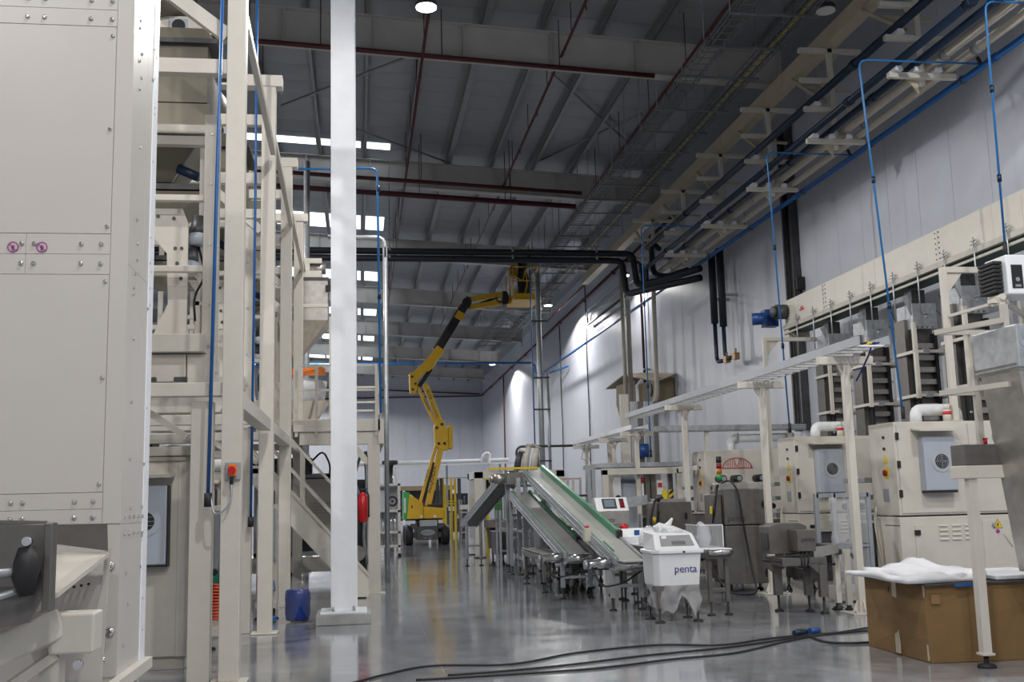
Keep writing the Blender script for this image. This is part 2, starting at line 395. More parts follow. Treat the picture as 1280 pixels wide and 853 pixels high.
for X, Y in ((1.2, -4), (-6, -4), (3.5, -10), (-6, 10), (-6, 24), (-6, 40), (7.7, 7.6), (1.6, 4), (-3.4, 55), (-4, 68), (-4.5, 82), (-10, 75)):  # unseen lamps added to brighten the hall; one inferred from wall shadows
    lamp(X, Y, 10.3, LP*(1.4 if Y > 50 else 1), 'lit round high bay lamp added out of view to light the hall', 'added high bay lamps out of view', cone=170 if Y > 20 else 159)
# ================================================================== pipe rack along the right wall
t = Thing('pipe_rack_beam', (9.1, 11, 10.05), 'long beige box beam carrying the pipe hangers under the ends of the roof girders', 'beam')
t.box('beam', BEAMC, 9.0, 9.2, 11, 42, 10.08, 10.4)
t.box('bottom_plate', BEAMC, 8.96, 9.24, 11, 42, 10.05, 10.08)
for Y in range(13, 42, 4): t.box('splice_plate', BEAMC, 8.985, 9.0, Y-.18, Y+.18, 10.12, 10.36)
HANGM = mat('pale_hanger_paint', (.62, .59, .52), .5, var=.04)
HY = [12.35+3.22*k for k in range(7)]
order = ['first', 'second', 'third', 'fourth', 'fifth', 'sixth', 'seventh', 'eighth', 'last']
t0 = None
for n, Y in enumerate(HY):
    lab = 'beige four-armed pipe hanger below the rack beam, %s of seven towards the back wall' % order[n]
    if t0 is None:
        t0 = Thing('pipe_hanger', (9.1, Y, 8.0), lab, 'pipe hanger', 'pipe hangers on the rack beam')
        t = t0; B = WHITE if False else CREAM_D
        t.box('post', HANGM, 9.05, 9.15, Y-.05, Y+.05, 8.0, 10.05)
        t.box('clamp_arm', HANGM, 8.48, 9.75, Y-.05, Y+.05, 9.95, 10.04)
        t.box('upper_arm', HANGM, 8.47, 9.05, Y-.045, Y+.045, 9.34, 9.43)
        t.box('middle_arm', HANGM, 8.47, 9.55, Y-.045-.1, Y+.045-.1, 8.72, 8.81)
        t.box('lower_arm', HANGM, 8.48, 9.65, Y-.045-.1, Y+.045-.1, 8.08, 8.17)
        for z in (9.34, 8.72, 8.08):
            t.part('gusset', MB().prism([(8.88, z), (9.05, z), (9.05, z-.22)], 'y', Y-.01, Y+.01), BEAMC)
        t.part('gusset', MB().prism([(9.15, 9.95), (9.32, 9.95), (9.15, 9.72)], 'y', Y-.01, Y+.01), BEAMC)
        t.part('diagonal_brace', MB().bar((9.02, Y+.1, 9.0), (8.98, Y+1.55, 10.04), .06), BEAMC)
        t.part('tie_bar', MB().bar((8.95, Y+.75, 9.55), (9.85, Y+.75, 9.5), .05), BEAMC)
        for x, z in ((8.7, 8.81), (8.62, 8.17), (8.95, 8.17), (9.3, 8.17)):
            t.part('pipe_shoe', MB().prism([(x-.07, z), (x+.07, z), (x+.05, z+.07), (x-.05, z+.07)], 'y', Y-.22, Y+.02), WHITE)
    else:
        c = copy_tree(t0.o); c.location = (9.1, Y, 8.0); c['label'] = lab
def pipe(name, M, pts, r, label, cat='pipe', n=10, joints=0, jm=None, bendr=.25, group=None):
    t = Thing(name, pts[0], label, cat, group)
    P = bend(pts, bendr) if len(pts) > 2 else pts
    t.tube('pipe', M, P, r, n)
    a, b = Vector(pts[0]), Vector(pts[1]); L = (b-a).length
    for k in range(joints):
        p = a+(b-a)*((k+.6)/joints); d = (b-a).normalized()
        t.part('coupling', MB().cyl(p-d*.08, p+d*.08, r*1.22, n), jm or M)
    return t
pipe('insulated_pipe', NAVY, [(8.7, 11, 8.96), (8.7, 31.0, 8.96)], .075, 'dark navy insulated pipe on the middle arms of the pipe hangers', joints=2)
pipe('insulated_pipe', NAVY, [(8.62, 11, 8.32), (8.62, 30.2, 8.32), (8.62, 30.9, 8.32), (8.62, 30.9, 7.9), (8.62, 31.25, 7.9), (8.62, 31.4, 8.55)], .07, 'dark navy insulated pipe on the tips of the lower hanger arms', joints=5)
pipe('insulated_pipe', NAVY, [(8.95, 11, 8.31), (8.95, 29.5, 8.31)], .065, 'dark navy insulated pipe beside the cream duct on the lower hanger arms', joints=5)
pipe('service_duct', DUCTC, [(9.3, 10, 8.36), (9.3, 35.5, 8.40), (9.3, 35.9, 8.36), (9.3, 36.0, 2.2)], .085, 'upper cream round duct along the pipe rack, dropping down the wall behind the kraft sheet', joints=3, jm=GALV, bendr=.5)
pipe('service_duct', DUCTC, [(9.56, 10, 8.27), (9.56, 33.2, 8.27), (9.56, 33.5, 8.2), (9.56, 33.6, 4.6), (9.35, 34.1, 4.1)], .075, 'lower cream round duct along the pipe rack, dropping to the kraft sheet edge', joints=3, jm=GALV, bendr=.5)
pipe('service_duct', DUCTC, [(9.33, 36.8, 2.2), (9.33, 36.8, 9.6)], .075, 'cream vertical duct between the two bent ducts on the white wall', joints=2, jm=GALV)
t = pipe('air_main', BLUE, [(9.78, 10, 8.08), (9.78, 56.0, 8.14)], .055, 'bright blue compressed-air main running along the white wall below the cream ducts', joints=6)
for Y in HY[1:]:
    t.tube('hanger_rod', GALV, [(9.74, Y-.1, 8.1), (9.6, Y-.1, 8.5)], .012, 5)
    t.part('ring', MB().cyl((9.78, Y-.13, 8.09), (9.78, Y-.07, 8.09), .068, 10), DARK)
pipe('air_main', BLUE, [(-8, 56.2, 8.66), (9.3, 56.2, 8.66), (9.3, 56.2, 8.1), (9.75, 56.2, 8.08)], .06, 'blue air pipe crossing the hall high behind the boom lift', joints=4)
pipe('air_branch', BLUE, [(9.5, 57.0, 7.95), (10.3, 52, 7.95)], .04, 'short blue branch pipe ending at the white wall under the crossing air pipe')
# drops from the air main
def drop(pts, label):
    t = Thing('air_drop', pts[-1], label, 'air line'); t.tube('hose', BLUEH, bend(pts, .15), .016, 8)
    t.part('elbow', MB().tube(bend([pts[0], Vector(pts[0])+Vector((-.05, 0, .12)), pts[1]], .05)[:4], .03, 8), BLACK)
    p = Vector(pts[-1]); t.part('end_fitting', MB().cyl(p, p+Vector((0, 0, .18)), .03, 8), BLACK)
    for k in (.35, .7):
        a, b = Vector(pts[-2]), p; c = a+(b-a)*k; t.part('union', MB().cyl(c-Vector((0,0,.05)), c+Vector((0,0,.05)), .03, 8), NAVY)
drop([(9.75, 14.9, 8.12), (7.7, 14.9, 8.12), (7.82, 14.6, 2.5)], 'blue air line dropping in front of the third bucket elevator to the nearest packing machine')
drop([(9.75, 12.8, 8.1), (8.52, 12.8, 8.1), (8.6, 12.98, 4.56)], 'blue air line dropping to the camera box beside the elevator gantry')
drop([(9.75, 19.5, 8.14), (8.0, 19.5, 8.16), (8.08, 19.4, 2.6)], 'blue air line dropping behind the tray bridge to the second packing machine')
drop([(9.75, 25.4, 8.16), (7.0, 25.4, 8.2), (7.0, 25.4, 2.4)], 'dark blue air line dropping beside the far end of the tray bridge')
# black insulated pipes crossing the hall
for z, X1, zz, lab in ((8.93, 8.35, 7.87, 'upper black insulated pipe crossing the hall in front of the lift basket'), (8.71, 8.0, 7.6, 'lower black insulated pipe crossing the hall in front of the lift basket')):
    t = Thing('insulated_pipe', (-9, 31.4, z), lab, 'pipe')
    t.tube('pipe', INSUL, bend([(-9, 31.4, z), (X1, 31.4, z-.06), (X1+.1, 31.4, zz), (X1+.75, 30.1, zz-.03), (9.6, 28.75, zz-.03)], .22, 5), .1, 12)
    for X in (-3.2, .9, 4.6, 7.2):
        t.tube('hanger_rod', GALV, [(X, 31.4, z+.1), (X, 31.4, zbeam(X)+.4)], .012, 5)
        t.part('clip', MB().cyl((X-.03, 31.4, z), (X+.03, 31.4, z), .108, 12), GALV)
pipe('insulated_pipe', INSUL, [(8.9, 30.4, 8.8), (8.9, 31.2, 9.2), (8.9, 31.2, 8.2), (9.15, 30.6, 7.98), (9.5, 29.6, 7.98)], .085, 'short black insulated pipe loop at the end of the pipe rack', bendr=.3)
t = Thing('wall_pipe_pair', (9.95, 28.3, 5.2), 'two black lagged pipes hanging down the white wall to brass valves', 'pipe')
for Y in (28.75, 28.05):
    t.tube('lagged_pipe', INSUL, [(9.95, Y, 8.25), (9.95, Y, 6.25 if Y > 28.5 else 6.05)], .105, 12)
    t.tube('bare_pipe', NAVY, bend([(9.95, Y, 6.4), (9.95, Y, 5.15), (9.95, Y-.75, 5.1)], .2), .06, 10)
    t.part('valve', MB().box(9.88, 10.02, Y-.95, Y-.72, 5.02, 5.2).cyl((9.95, Y-.85, 5.18), (9.95, Y-.85, 5.32), .025), mat('brass', (.35, .22, .1), .4, .7))
    t.part('wall_bracket', MB().box(9.95, 10.4, Y-.04, Y+.04, 6.9, 6.98), GALV)
# cable risers on the wall
t = Thing('cable_riser', (10.3, 24, 2.7), 'dark ladder of black cables climbing the white wall behind the tray bridge', 'cable tray')
for Y in (23.72, 24.18): t.box('rail', DARK, 10.2, 10.38, Y-.04, Y+.04, 2.9, 10.3)
for k in range(22): t.box('rung', GALV, 10.3, 10.33, 23.76, 24.14, 3.0+k*.33, 3.04+k*.33, bev=0)
for Y in (23.83, 23.92, 24.05): t.tube('cable', BLACK, bend([(10.26, Y, 10.3), (10.26, Y, 3.0), (9.7, Y-1.2, 2.9)], .35), .03, 6)
t.box('junction_box', BLACK, 10.2, 10.39, 23.5, 23.62, 6.2, 6.5)
t = Thing('cable_ladder', (6.3, 22.6, 2.8), 'galvanised cable trough reaching from the wall riser to the tray bridge', 'cable tray')
t.box('channel', GALV, 6.3, 9.75, 22.5, 22.72, 2.84, 2.86)
for Y in (22.5, 22.72): t.box('side_rail', GALV, 6.3, 9.75, Y-.01, Y+.01, 2.86, 2.97)
for X, z in ((7.5, 2.42), (9.4, 0)): t.box('post', CREAM, X-.04, X+.04, 22.57, 22.65, z, 2.84)
t = Thing('service_post', (5.62, 33, 0), 'tall galvanised service post with blue line rising behind the inclined conveyors', 'post')
t.tube('post', GALV, [(5.62, 33, 0), (5.62, 33, 8.6)], .085, 10)
t.tube('air_line', BLUE, [(5.4, 33, 1.2), (5.38, 33, 8.7)], .022, 6)
t.tube('conduit', GALV, [(5.86, 33, 1.2), (5.86, 33, 5.4)], .05, 8)
for z in (2.6, 4.2, 5.2, 7): t.box('clamp', DARK, 5.36, 5.9, 32.9, 32.95, z, z+.05)
t = Thing('cable_conduit', (4.6, 30.6, 2.6), 'thin dark conduit running level from the tray bridge to the inclined conveyor top', 'conduit')
t.tube('conduit', DARK, bend([(4.35, 29.6, 2.1), (4.3, 29.6, 2.92), (6.0, 29.6, 2.92)], .2), .035, 8)
t.tube('clip', GALV, [(5.2, 29.6, 2.92), (5.26, 29.6, 2.92)], .045, 8)
for (Y, z0, z1, nm) in ((54.3, 1.8, 10.4, 'left of the lift-side scallop'), (47.7, 1.8, 11.2, 'below the second wall lamp')):
    pts = [(WX-.06, Y+.06*math.sin(i*1.3), z0+(z1-z0)*i/10) for i in range(11)]
    tag(mk('wall_cable', MB().tube(pts, .03, 6), DARK), 'thin dark cable hanging down the white side wall %s' % ('by the blue branch pipe' if Y > 50 else 'near the kraft sheet'), 'cable')
for k, (dz, lab) in enumerate(((9.83, 'upper'), (9.52, 'lower'))):
    pipe('wall_conduit', GALV, [(10.2, 33.5, dz), (10.2, 46.6-k*.7, dz), (10.2, 46.7-k*.7, dz-.3)], .035, '%s thin galvanised conduit along the wall above the kraft sheet' % lab, 'conduit')
pipe('wall_conduit', DARK, [(10.2, 46.7, 9.5), (10.2, 46.7, 9.15), (10.2, 39, 9.15)], .05, 'dark U-shaped pipe end on the white wall near the ceiling', 'conduit')
pipe('wall_sprinkler_pipe', REDP, [(9.3, 40, 10.25), (9.3, 52, 10.2)], .045, 'short red sprinkler pipe beyond the end of the rack beam')
# brown kraft sheet folded over a wall unit
t = Thing('kraft_covered_unit', (9.9, 37.2, 4.3), 'fan unit on the white wall covered by a folded sheet of brown kraft paper', 'wall unit')
t.box('housing', CARDK, 9.75, 10.35, 34.3, 36.6, 4.6, 5.35)
t.part('fan_ring', MB().cyl((9.75, 35.0, 5.0), (9.7, 35.0, 5.0), .22, 14), DARK)
t.part('kraft_top', MB().add([(10.35, 39.6, 5.6), (9.5, 40.6, 5.65), (9.5, 37.8, 5.85), (9.7, 34.0, 5.2), (10.35, 34.0, 5.45), (10.35, 37.8, 5.95)] + [(10.35, 39.6, 5.56), (9.5, 40.6, 5.61), (9.5, 37.8, 5.81), (9.7, 34.0, 5.16), (10.35, 34.0, 5.41), (10.35, 37.8, 5.91)],
   [(0,1,2,5), (2,3,4,5), (6,11,8,7), (8,11,10,9), (0,6,7,1), (1,7,8,2), (2,8,9,3), (3,9,10,4), (4,10,11,5), (5,11,6,0)]), CARDK)
t.part('kraft_front', MB().prism([(39.3, 5.6), (39.4, 4.9), (38.9, 4.35), (37.8, 4.1), (36.6, 4.5), (36.6, 5.5)], 'x', 9.6, 9.63), CARDK)
# ================================================================== tray bridge on cream posts
TX = 6.08
t = Thing('cable_tray_bridge', (TX, 12, 3.18), 'long pale ladder cable tray bridge carried on cream posts beside the packing machines', 'cable tray')
for sx in (-1, 1):
    t.part('side_rail', MB().bar((TX+sx*.19, 11.9, 3.26), (TX+sx*.19, 23.4, 3.26), .02, .11), ALU)
me = MB().box(-.19, .19, -.045, .045, 0, .02).mesh('rung')
Y = 12.05
while Y < 23.3:
    piece('rung', me, WHITEP, t.o, (0, Y-12, .02)); Y += .28
for k, c in enumerate((INKB, BLACK, YELS, BLACK, INKB)):
    t.part('cable', MB().tube([(TX-.12+.06*k+.015*math.sin(i*1.7+k), 12.0+i*.7, 3.245) for i in range(17)], .012, 6), c)
t.part('hanging_cable', MB().tube([(TX+.12, 12.2, 3.25), (TX+.15, 12.35, 3.15), (TX+.13, 12.5, 3.0), (TX+.09, 12.62, 2.85)], .012, 6), INKB)
t = Thing('cable_tray_bridge', (TX, 23.5, 2.9), 'lower pale section of cable tray at the far end of the tray bridge', 'cable tray')
for sx in (-1, 1): t.part('side_rail', MB().bar((TX+sx*.19, 22.9, 2.98), (TX+sx*.19, 29.4, 2.98), .02, .1), WHITE)
Y = 23.0
me = MB().box(-.19, .19, -.04, .04, 0, .02).mesh('rung')
while Y < 29.3: piece('rung', me, GALV, t.o, (0, Y-23.5, .03)); Y += .28
t.part('dangling_wires', MB().tube([(TX, 28.2, 2.9), (TX-.05, 28.2, 2.6), (TX+.1, 28.2, 2.2), (TX+.05, 28.2, 1.4)], .012, 6).tube([(TX-.1, 28.3, 2.9), (TX-.2, 28.3, 2.5), (TX-.05, 28.3, 2.45), (TX-.1, 28.3, 1.6)], .012, 6), BELT)
pn = ['between the two cabinets with cooling units', 'in front of the tall steel detector cabinet', 'beside the machine with the red arch emblem', 'behind the cream portal frame', 'last before the white wall glow', 'under the lower tray section']
for n, (Y, zt) in enumerate(((12.72, 3.17), (15.6, 3.17), (19.6, 3.17), (23.2, 2.9), (25.4, 2.88), (28.6, 2.88))):
    t = Thing('tray_post', (TX, Y, 0), 'cream square post of the tray bridge, %s' % pn[n], 'post')
    t.box('post', CREAM, TX-.045, TX+.045, Y-.045, Y+.045, .02, zt-.1)
    t.box('arm', CREAM, TX-.36, TX+.36, Y-.05, Y+.05, zt-.1, zt)
    t.box('base_plate', CREAM, TX-.2, TX+.2, Y-.2, Y+.2, 0, .02)
    for a in (0, 1):
        P = [(-.12, .02), (.12, .02), (.055, .16), (-.055, .16)]
        if a: t.part('gusset', MB().prism([(TX+u, v) for u, v in P], 'y', Y-.006, Y+.006), CREAM)
        else: t.part('gusset', MB().prism([(Y+u, v) for u, v in P], 'x', TX-.006, TX+.006), CREAM)
    t.part('neck_gusset', MB().prism([(TX-.12, zt-.1), (TX+.12, zt-.1), (TX+.055, zt-.22), (TX-.055, zt-.22)], 'y', Y-.02, Y+.02), CREAM)
    for sx in (-1, 1):
        for sy in (-1, 1): t.part('anchor_bolt', MB().cyl((TX+sx*.16, Y+sy*.16, .02), (TX+sx*.16, Y+sy*.16, .05), .014, 6), GALV)
# ================================================================== packing machines on the right
def warning_triangle(t, X, Y, Z, s, parent=None):
    o = t.part('warning_sticker', MB().prism([(X-s/2, Z), (X+s/2, Z), (X, Z+s*.87)], 'y', Y-.004, Y), YELS, parent=parent)
    t.part('sticker_mark', MB().prism([(X-s*.08, Z+s*.15), (X+s*.06, Z+s*.15), (X+s*.0, Z+s*.32), (X+s*.1, Z+s*.32), (X-s*.02, Z+s*.58), (X-s*.12, Z+s*.32)], 'y', Y-.006, Y-.004), INK, parent=o)
    e = s*.06
    t.part('sticker_border', MB().prism([(X-s/2-e, Z-e*.8), (X+s/2+e, Z-e*.8), (X, Z+s*.87+e*1.4)], 'y', Y-.002, Y), INK, parent=o)
def louvres(t, X, Y, Z, cols=3, rows=4):
    for c in range(cols):
        for r in range(rows):
            t.part('louvre', MB().prism([(Y, Z+r*.062), (Y-.022, Z+r*.062+.008), (Y, Z+r*.062+.034)], 'x', X+c*.19, X+c*.19+.13), CREAM)
def side_switches(t, X, Y, roller):
    # main switch and stickers on the aisle-facing side
    o = t.part('main_switch', MB().box(X-.012, X, Y+.225, Y+.355, 1.65, 1.8), YELS)
    t.part('switch_knob', MB().cyl((X-.012, Y+.29, 1.72), (X-.04, Y+.29, 1.72), .045, 14).box(X-.055, X-.04, Y+.28, Y+.3, 1.685, 1.755), mat('dark_red_knob', (.22, .015, .02), .35), parent=o)
    t.part('warning_sticker', MB().prism([(Y+.22, 1.86), (Y+.36, 1.86), (Y+.29, 1.99)], 'x', X-.005, X), YELS)
    t.part('rating_plate', MB().box(X-.005, X, Y+.26, Y+.42, 1.32, 1.5), ALU)
    for z in (2.06, 2.22): t.part('indicator', MB().cyl((X-.02, Y+.3, z), (X, Y+.3, z), .022, 10), BLACK)
def hinges(t, X, Y):
    for z in (1.38, 1.78, 2.17): t.part('hinge', MB().box(X+.03, X+.075, Y-.02, Y, z, z+.1), BLACK)
def packing_machine(Y, ac, label, wide=2.4, deep=.75):
    X = 7.34
    t = Thing('packing_machine', (X+1, Y+.3, 0), label, 'packing machine')
    b = t.box('upper_cabinet', CREAM, X, X+wide, Y, Y+deep, 1.13, 2.42, bev=.012)
    t.box('lower_cabinet', CREAM, X, X+wide, Y+.006, Y+deep, .12, 1.11, bev=.012)
    t.box('plinth', CREAM_D, X+.08, X+wide-.05, Y+.06, Y+deep-.05, .03, .12)
    for fx in (.15, wide-.2):
        for fy in (.12, deep-.12): t.part('foot', MB().tube([(X+fx, Y+fy, 0), (X+fx, Y+fy, .02), (X+fx, Y+fy, .025), (X+fx, Y+fy, .1)], [.06, .06, .02, .02], 10), BLACK)
    if ac:
        d = t.box('door', CREAM, X+.035, X+1.08, Y-.016, Y, 1.16, 2.38)
        t.box('door', CREAM, X+1.1, X+wide-.05, Y-.016, Y, 1.16, 2.38)
        hinges(t, X-.02, Y-.01)
        a = t.box('cooling_unit', ACG, X+.33, X+.8, Y-.17, Y-.016, 1.46, 2.2, bev=.015)
        t.part('unit_base', MB().box(X+.34, X+.79, Y-.165, Y-.016, 1.43, 1.46), BLACK, parent=a)
        cx, cz = X+.58, 1.86
        t.part('grille_ring', MB().cyl((cx, Y-.17, cz), (cx, Y-.178, cz), .15, 28), mat('grille_grey', (.42, .44, .47), .5), parent=a)
        t.part('grille', MB().cyl((cx, Y-.176, cz), (cx, Y-.184, cz), .098, 24), BLACK, parent=a)
        g = MB()
        for r_ in (.03, .055, .08): g.tube([(cx+r_*math.cos(k*math.pi/8), Y-.186, cz+r_*math.sin(k*math.pi/8)) for k in range(17)], .0035, 5, cap=False)
        g.bar((cx-.095, Y-.186, cz), (cx+.095, Y-.186, cz), .006).bar((cx, Y-.186, cz-.095), (cx, Y-.186, cz+.095), .006)
        t.part('grille_wires', g, ALU, parent=a)
        t.part('hood', MB().prism([(Y, 2.33), (Y-.28, 2.29), (Y-.28, 2.27), (Y, 2.3)], 'x', X+.24, X+.86), CREAM)
        p = t.box('lower_door', CREAM, X+.2, X+1.16, Y-.008, Y+.006, .2, 1.0)
        t.part('latch', MB().box(X+.19, X+.27, Y-.03, Y-.008, .86, .93), BLACK, parent=p)
        t.box('lower_door', CREAM, X+1.2, X+wide-.06, Y-.008, Y+.006, .2, 1.04)
        louvres(t, X+.55, Y-.008, .78); louvres(t, X+1.62, Y-.008, .8)
        warning_triangle(t, X+1.43, Y-.009, .93, .13)
        t.part('round_sticker', MB().cyl((X+1.42, Y-.012, .88), (X+1.42, Y-.008, .88), .03, 14), PINK)
        t.part('cable_entry', MB().cyl((X+1.36, Y-.04, .97), (X+1.36, Y, .97), .025, 8).tube([(X+1.5, Y-.02, .86), (X+1.55, Y-.02, .76), (X+1.62, Y-.02, .66)], .004, 5), GALV)
    side_switches(t, X, Y, None)
    t.part('seam_strip', MB().box(X-.004, X, Y+.02, Y+.44, .99, 1.0), DARK)
    t.part('cable_bundle', MB().tube(bend([(X-.03, Y+.6, 1.25), (X-.05, Y+.62, 1.1), (X-.02, Y+.55, .6), (X-.02, Y+.6, .1)], .1), .015, 6).tube(bend([(X-.03, Y+.66, 1.2), (X-.08, Y+.6, 1.0), (X-.02, Y+.5, .1)], .1), .012, 6), DUCTC)
    # film carriage and forming parts behind the cabinet
    t.box('film_frame', STEEL_D, X+.06, X+.3, Y+deep+.25, Y+deep+.95, .15, 1.0, bev=.01)
    for z in (1.05, 1.35, 1.6): t.box('guide_tray', GALV, X-.02, X+.32, Y+deep+.2, Y+deep+.9, z, z+.07)
    t.part('roller', MB().cyl((X-.02, Y+deep+.3, 1.25), (X-.02, Y+deep+.9, 1.25), .05, 12), BLACK)
    t.part('roller', MB().cyl((X+.02, Y+deep+.3, .7), (X+.02, Y+deep+.9, .7), .07, 12), BLACK)
    # insulated duct elbows and jar on the roof of the cabinet
    if ac:
        t.part('duct_elbow', MB().tube(bend([(X+.62, Y+.5, 2.42), (X+.62, Y+.5, 2.62), (X+1.25, Y+.5, 2.62), (X+1.25, Y+.5, 2.42)], .12), .085, 14), FILMW)
        t.part('jar', MB().cyl((X+.98, Y+.28, 2.42), (X+.98, Y+.28, 2.6), .06, 14).cyl((X+.98, Y+.28, 2.6), (X+.98, Y+.28, 2.68), .045, 14), CREAM)
        t.part('jar_label', MB().cyl((X+.98, Y+.28, 2.53), (X+.98, Y+.28, 2.58), .0612, 14), INKR)
    return t
FILMW = mat('white_wrapped_duct', (.68, .7, .72), .45, var=.08, vscale=12, bump=.4, bscale=15)
m3 = packing_machine(14.0, True, 'cream packing machine cabinet with grey cooling unit, behind the cardboard box', wide=2.2)
m2 = packing_machine(17.48, True, 'cream packing machine cabinet with grey cooling unit, behind the wrapped clear guard frame', wide=1.7)
# the machine with the arch emblem shows its open front
Y = 22.35; X = 7.34
t = packing_machine(Y, False, 'cream packing machine with red arch emblem and two black rollers', wide=1.9, deep=.9)
t.box('opening_frame', STEEL_D, X+.1, X+1.3, Y-.02, Y+.004, 1.12, 1.66)
t.box('opening', DARK, X+.14, X+1.26, Y-.024, Y-.018, 1.15, 1.6)
t.box('shelf', GALV, X-.1, X+1.5, Y-.5, Y-.03, 1.08, 1.14)
t.box('shelf_bracket', CREAM, X+.2, X+.9, Y-.3, Y-.03, .62, 1.08)
for x in (.28, .62, 1.12):
    o = t.part('roller', MB().cyl((X+x, Y-.38, 1.8), (X+x, Y, 1.8), .075, 16), BLACK)
    t.part('roller_cap', MB().cyl((X+x, Y-.4, 1.8), (X+x, Y-.38, 1.8), .05, 12), GALV, parent=o)
em = MB(); cx = X+.72; w_ = .33
for k in range(-6, 7):
    x = k*w_/6.3; h = .21*math.sqrt(max(0, 1-(k/6.6)**2))
    if k in (0,): continue
    em.bar((cx+x, Y-.006, 2.03), (cx+x*.93, Y-.006, 2.03+h), .008, .004)
arc = [(cx+w_*math.cos(a*math.pi/16), Y-.006, 2.03+.215*math.sin(a*math.pi/16)) for a in range(17)]
em.tube(arc, .008, 5); em.bar((cx-w_-.02, Y-.006, 2.025), (cx+w_+.02, Y-.006, 2.025), .004, .018)
em.bar((cx-.09, Y-.006, 2.24), (cx, Y-.006, 2.05), .022, .004).bar((cx+.09, Y-.006, 2.24), (cx, Y-.006, 2.05), .022, .004)
t.part('arch_emblem', em, INKR)
t.part('wrapped_duct', MB().tube(bend([(X+.75, Y+.4, 2.4), (X+.75, Y+.4, 2.68), (X+2.2, Y+.4, 2.7)], .15), .09, 12), FILMW)
t.box('duct_joint', GALV, X+.86, X+.9, Y+.28, Y+.52, 2.57, 2.8)

# cream trough conveyor with bucket elevators hanging below
TXc = 9.3
t = Thing('trough_conveyor', (TXc, 13, 4.95), 'long cream enclosed trough conveyor with riveted panels and blue motor, above the bucket elevators', 'conveyor')
ys = [21.6, 19.6, 17.5, 15.4, 13.2, 11.0]
for a, b in zip(ys, ys[1:]): t.box('side_panel', CREAM, TXc-.25, TXc+.25, b+.004, a-.004, 5.02, 5.54, bev=.004)
for z0, z1 in ((4.93, 5.02),): t.box('bottom_rail', CREAM_D, TXc-.27, TXc+.27, 11, 21.7, z0, z1)
t.box('belt_underside', mat('dark_green_belt', (.01, .05, .03), .5), TXc-.2, TXc+.2, 11, 21.7, 4.86, 4.93)
t.box('lower_rail', CREAM_D, TXc-.27, TXc-.24, 11, 21.7, 4.83, 4.87)
t.box('end_bracket', CREAM, TXc-.24, TXc+.24, 21.5, 21.75, 4.72, 5.02)
mo = t.part('motor', MB().cyl((TXc-.27, 21.5, 5.3), (TXc-.5, 21.5, 5.3), .16, 16).cyl((TXc-.5, 21.5, 5.3), (TXc-.58, 21.5, 5.3), .12, 16), DARK)
t.part('gearbox', MB().box(TXc-.6, TXc-.3, 21.85, 22.1, 5.05, 5.42).cyl((TXc-.6, 21.75, 5.2), (TXc-.9, 21.85, 5.2), .13, 14), MOTBLUE, parent=mo)
rv = MB()
for Y in (19.6, 15.4):
    for k in range(6): rv.cyl((TXc-.25, Y-.05, 5.07+k*.085), (TXc-.258, Y-.05, 5.07+k*.085), .014, 8); rv.cyl((TXc-.25, Y+.05, 5.07+k*.085), (TXc-.258, Y+.05, 5.07+k*.085), .012, 8)
tag(t.part('rivets', rv, DARK), kind='stuff')
t.part('logo_sticker', MB().box(TXc-.256, TXc-.25, 20.6, 20.82, 5.2, 5.24).box(TXc-.256, TXc-.25, 20.65, 20.77, 5.25, 5.28), INKR)
k = 0
for Y in [20.9-.82*i for i in range(12)]:
    r_ = t.tube('support_rod', GALV, [(TXc-.3, Y, 4.3), (TXc-.3, Y, 5.16)], .013, 6)
    t.part('clamp', MB().box(TXc-.315, TXc-.285, Y-.09, Y+.09, 5.05, 5.065).box(TXc-.315, TXc-.285, Y-.07, Y+.07, 5.1, 5.112), GALV, parent=r_)
names = ['nearest the wall cable riser', 'with its top over the second packing machine', 'crossed by a blue air line', 'inside the cream elevator gantry']
rungM = STEEL
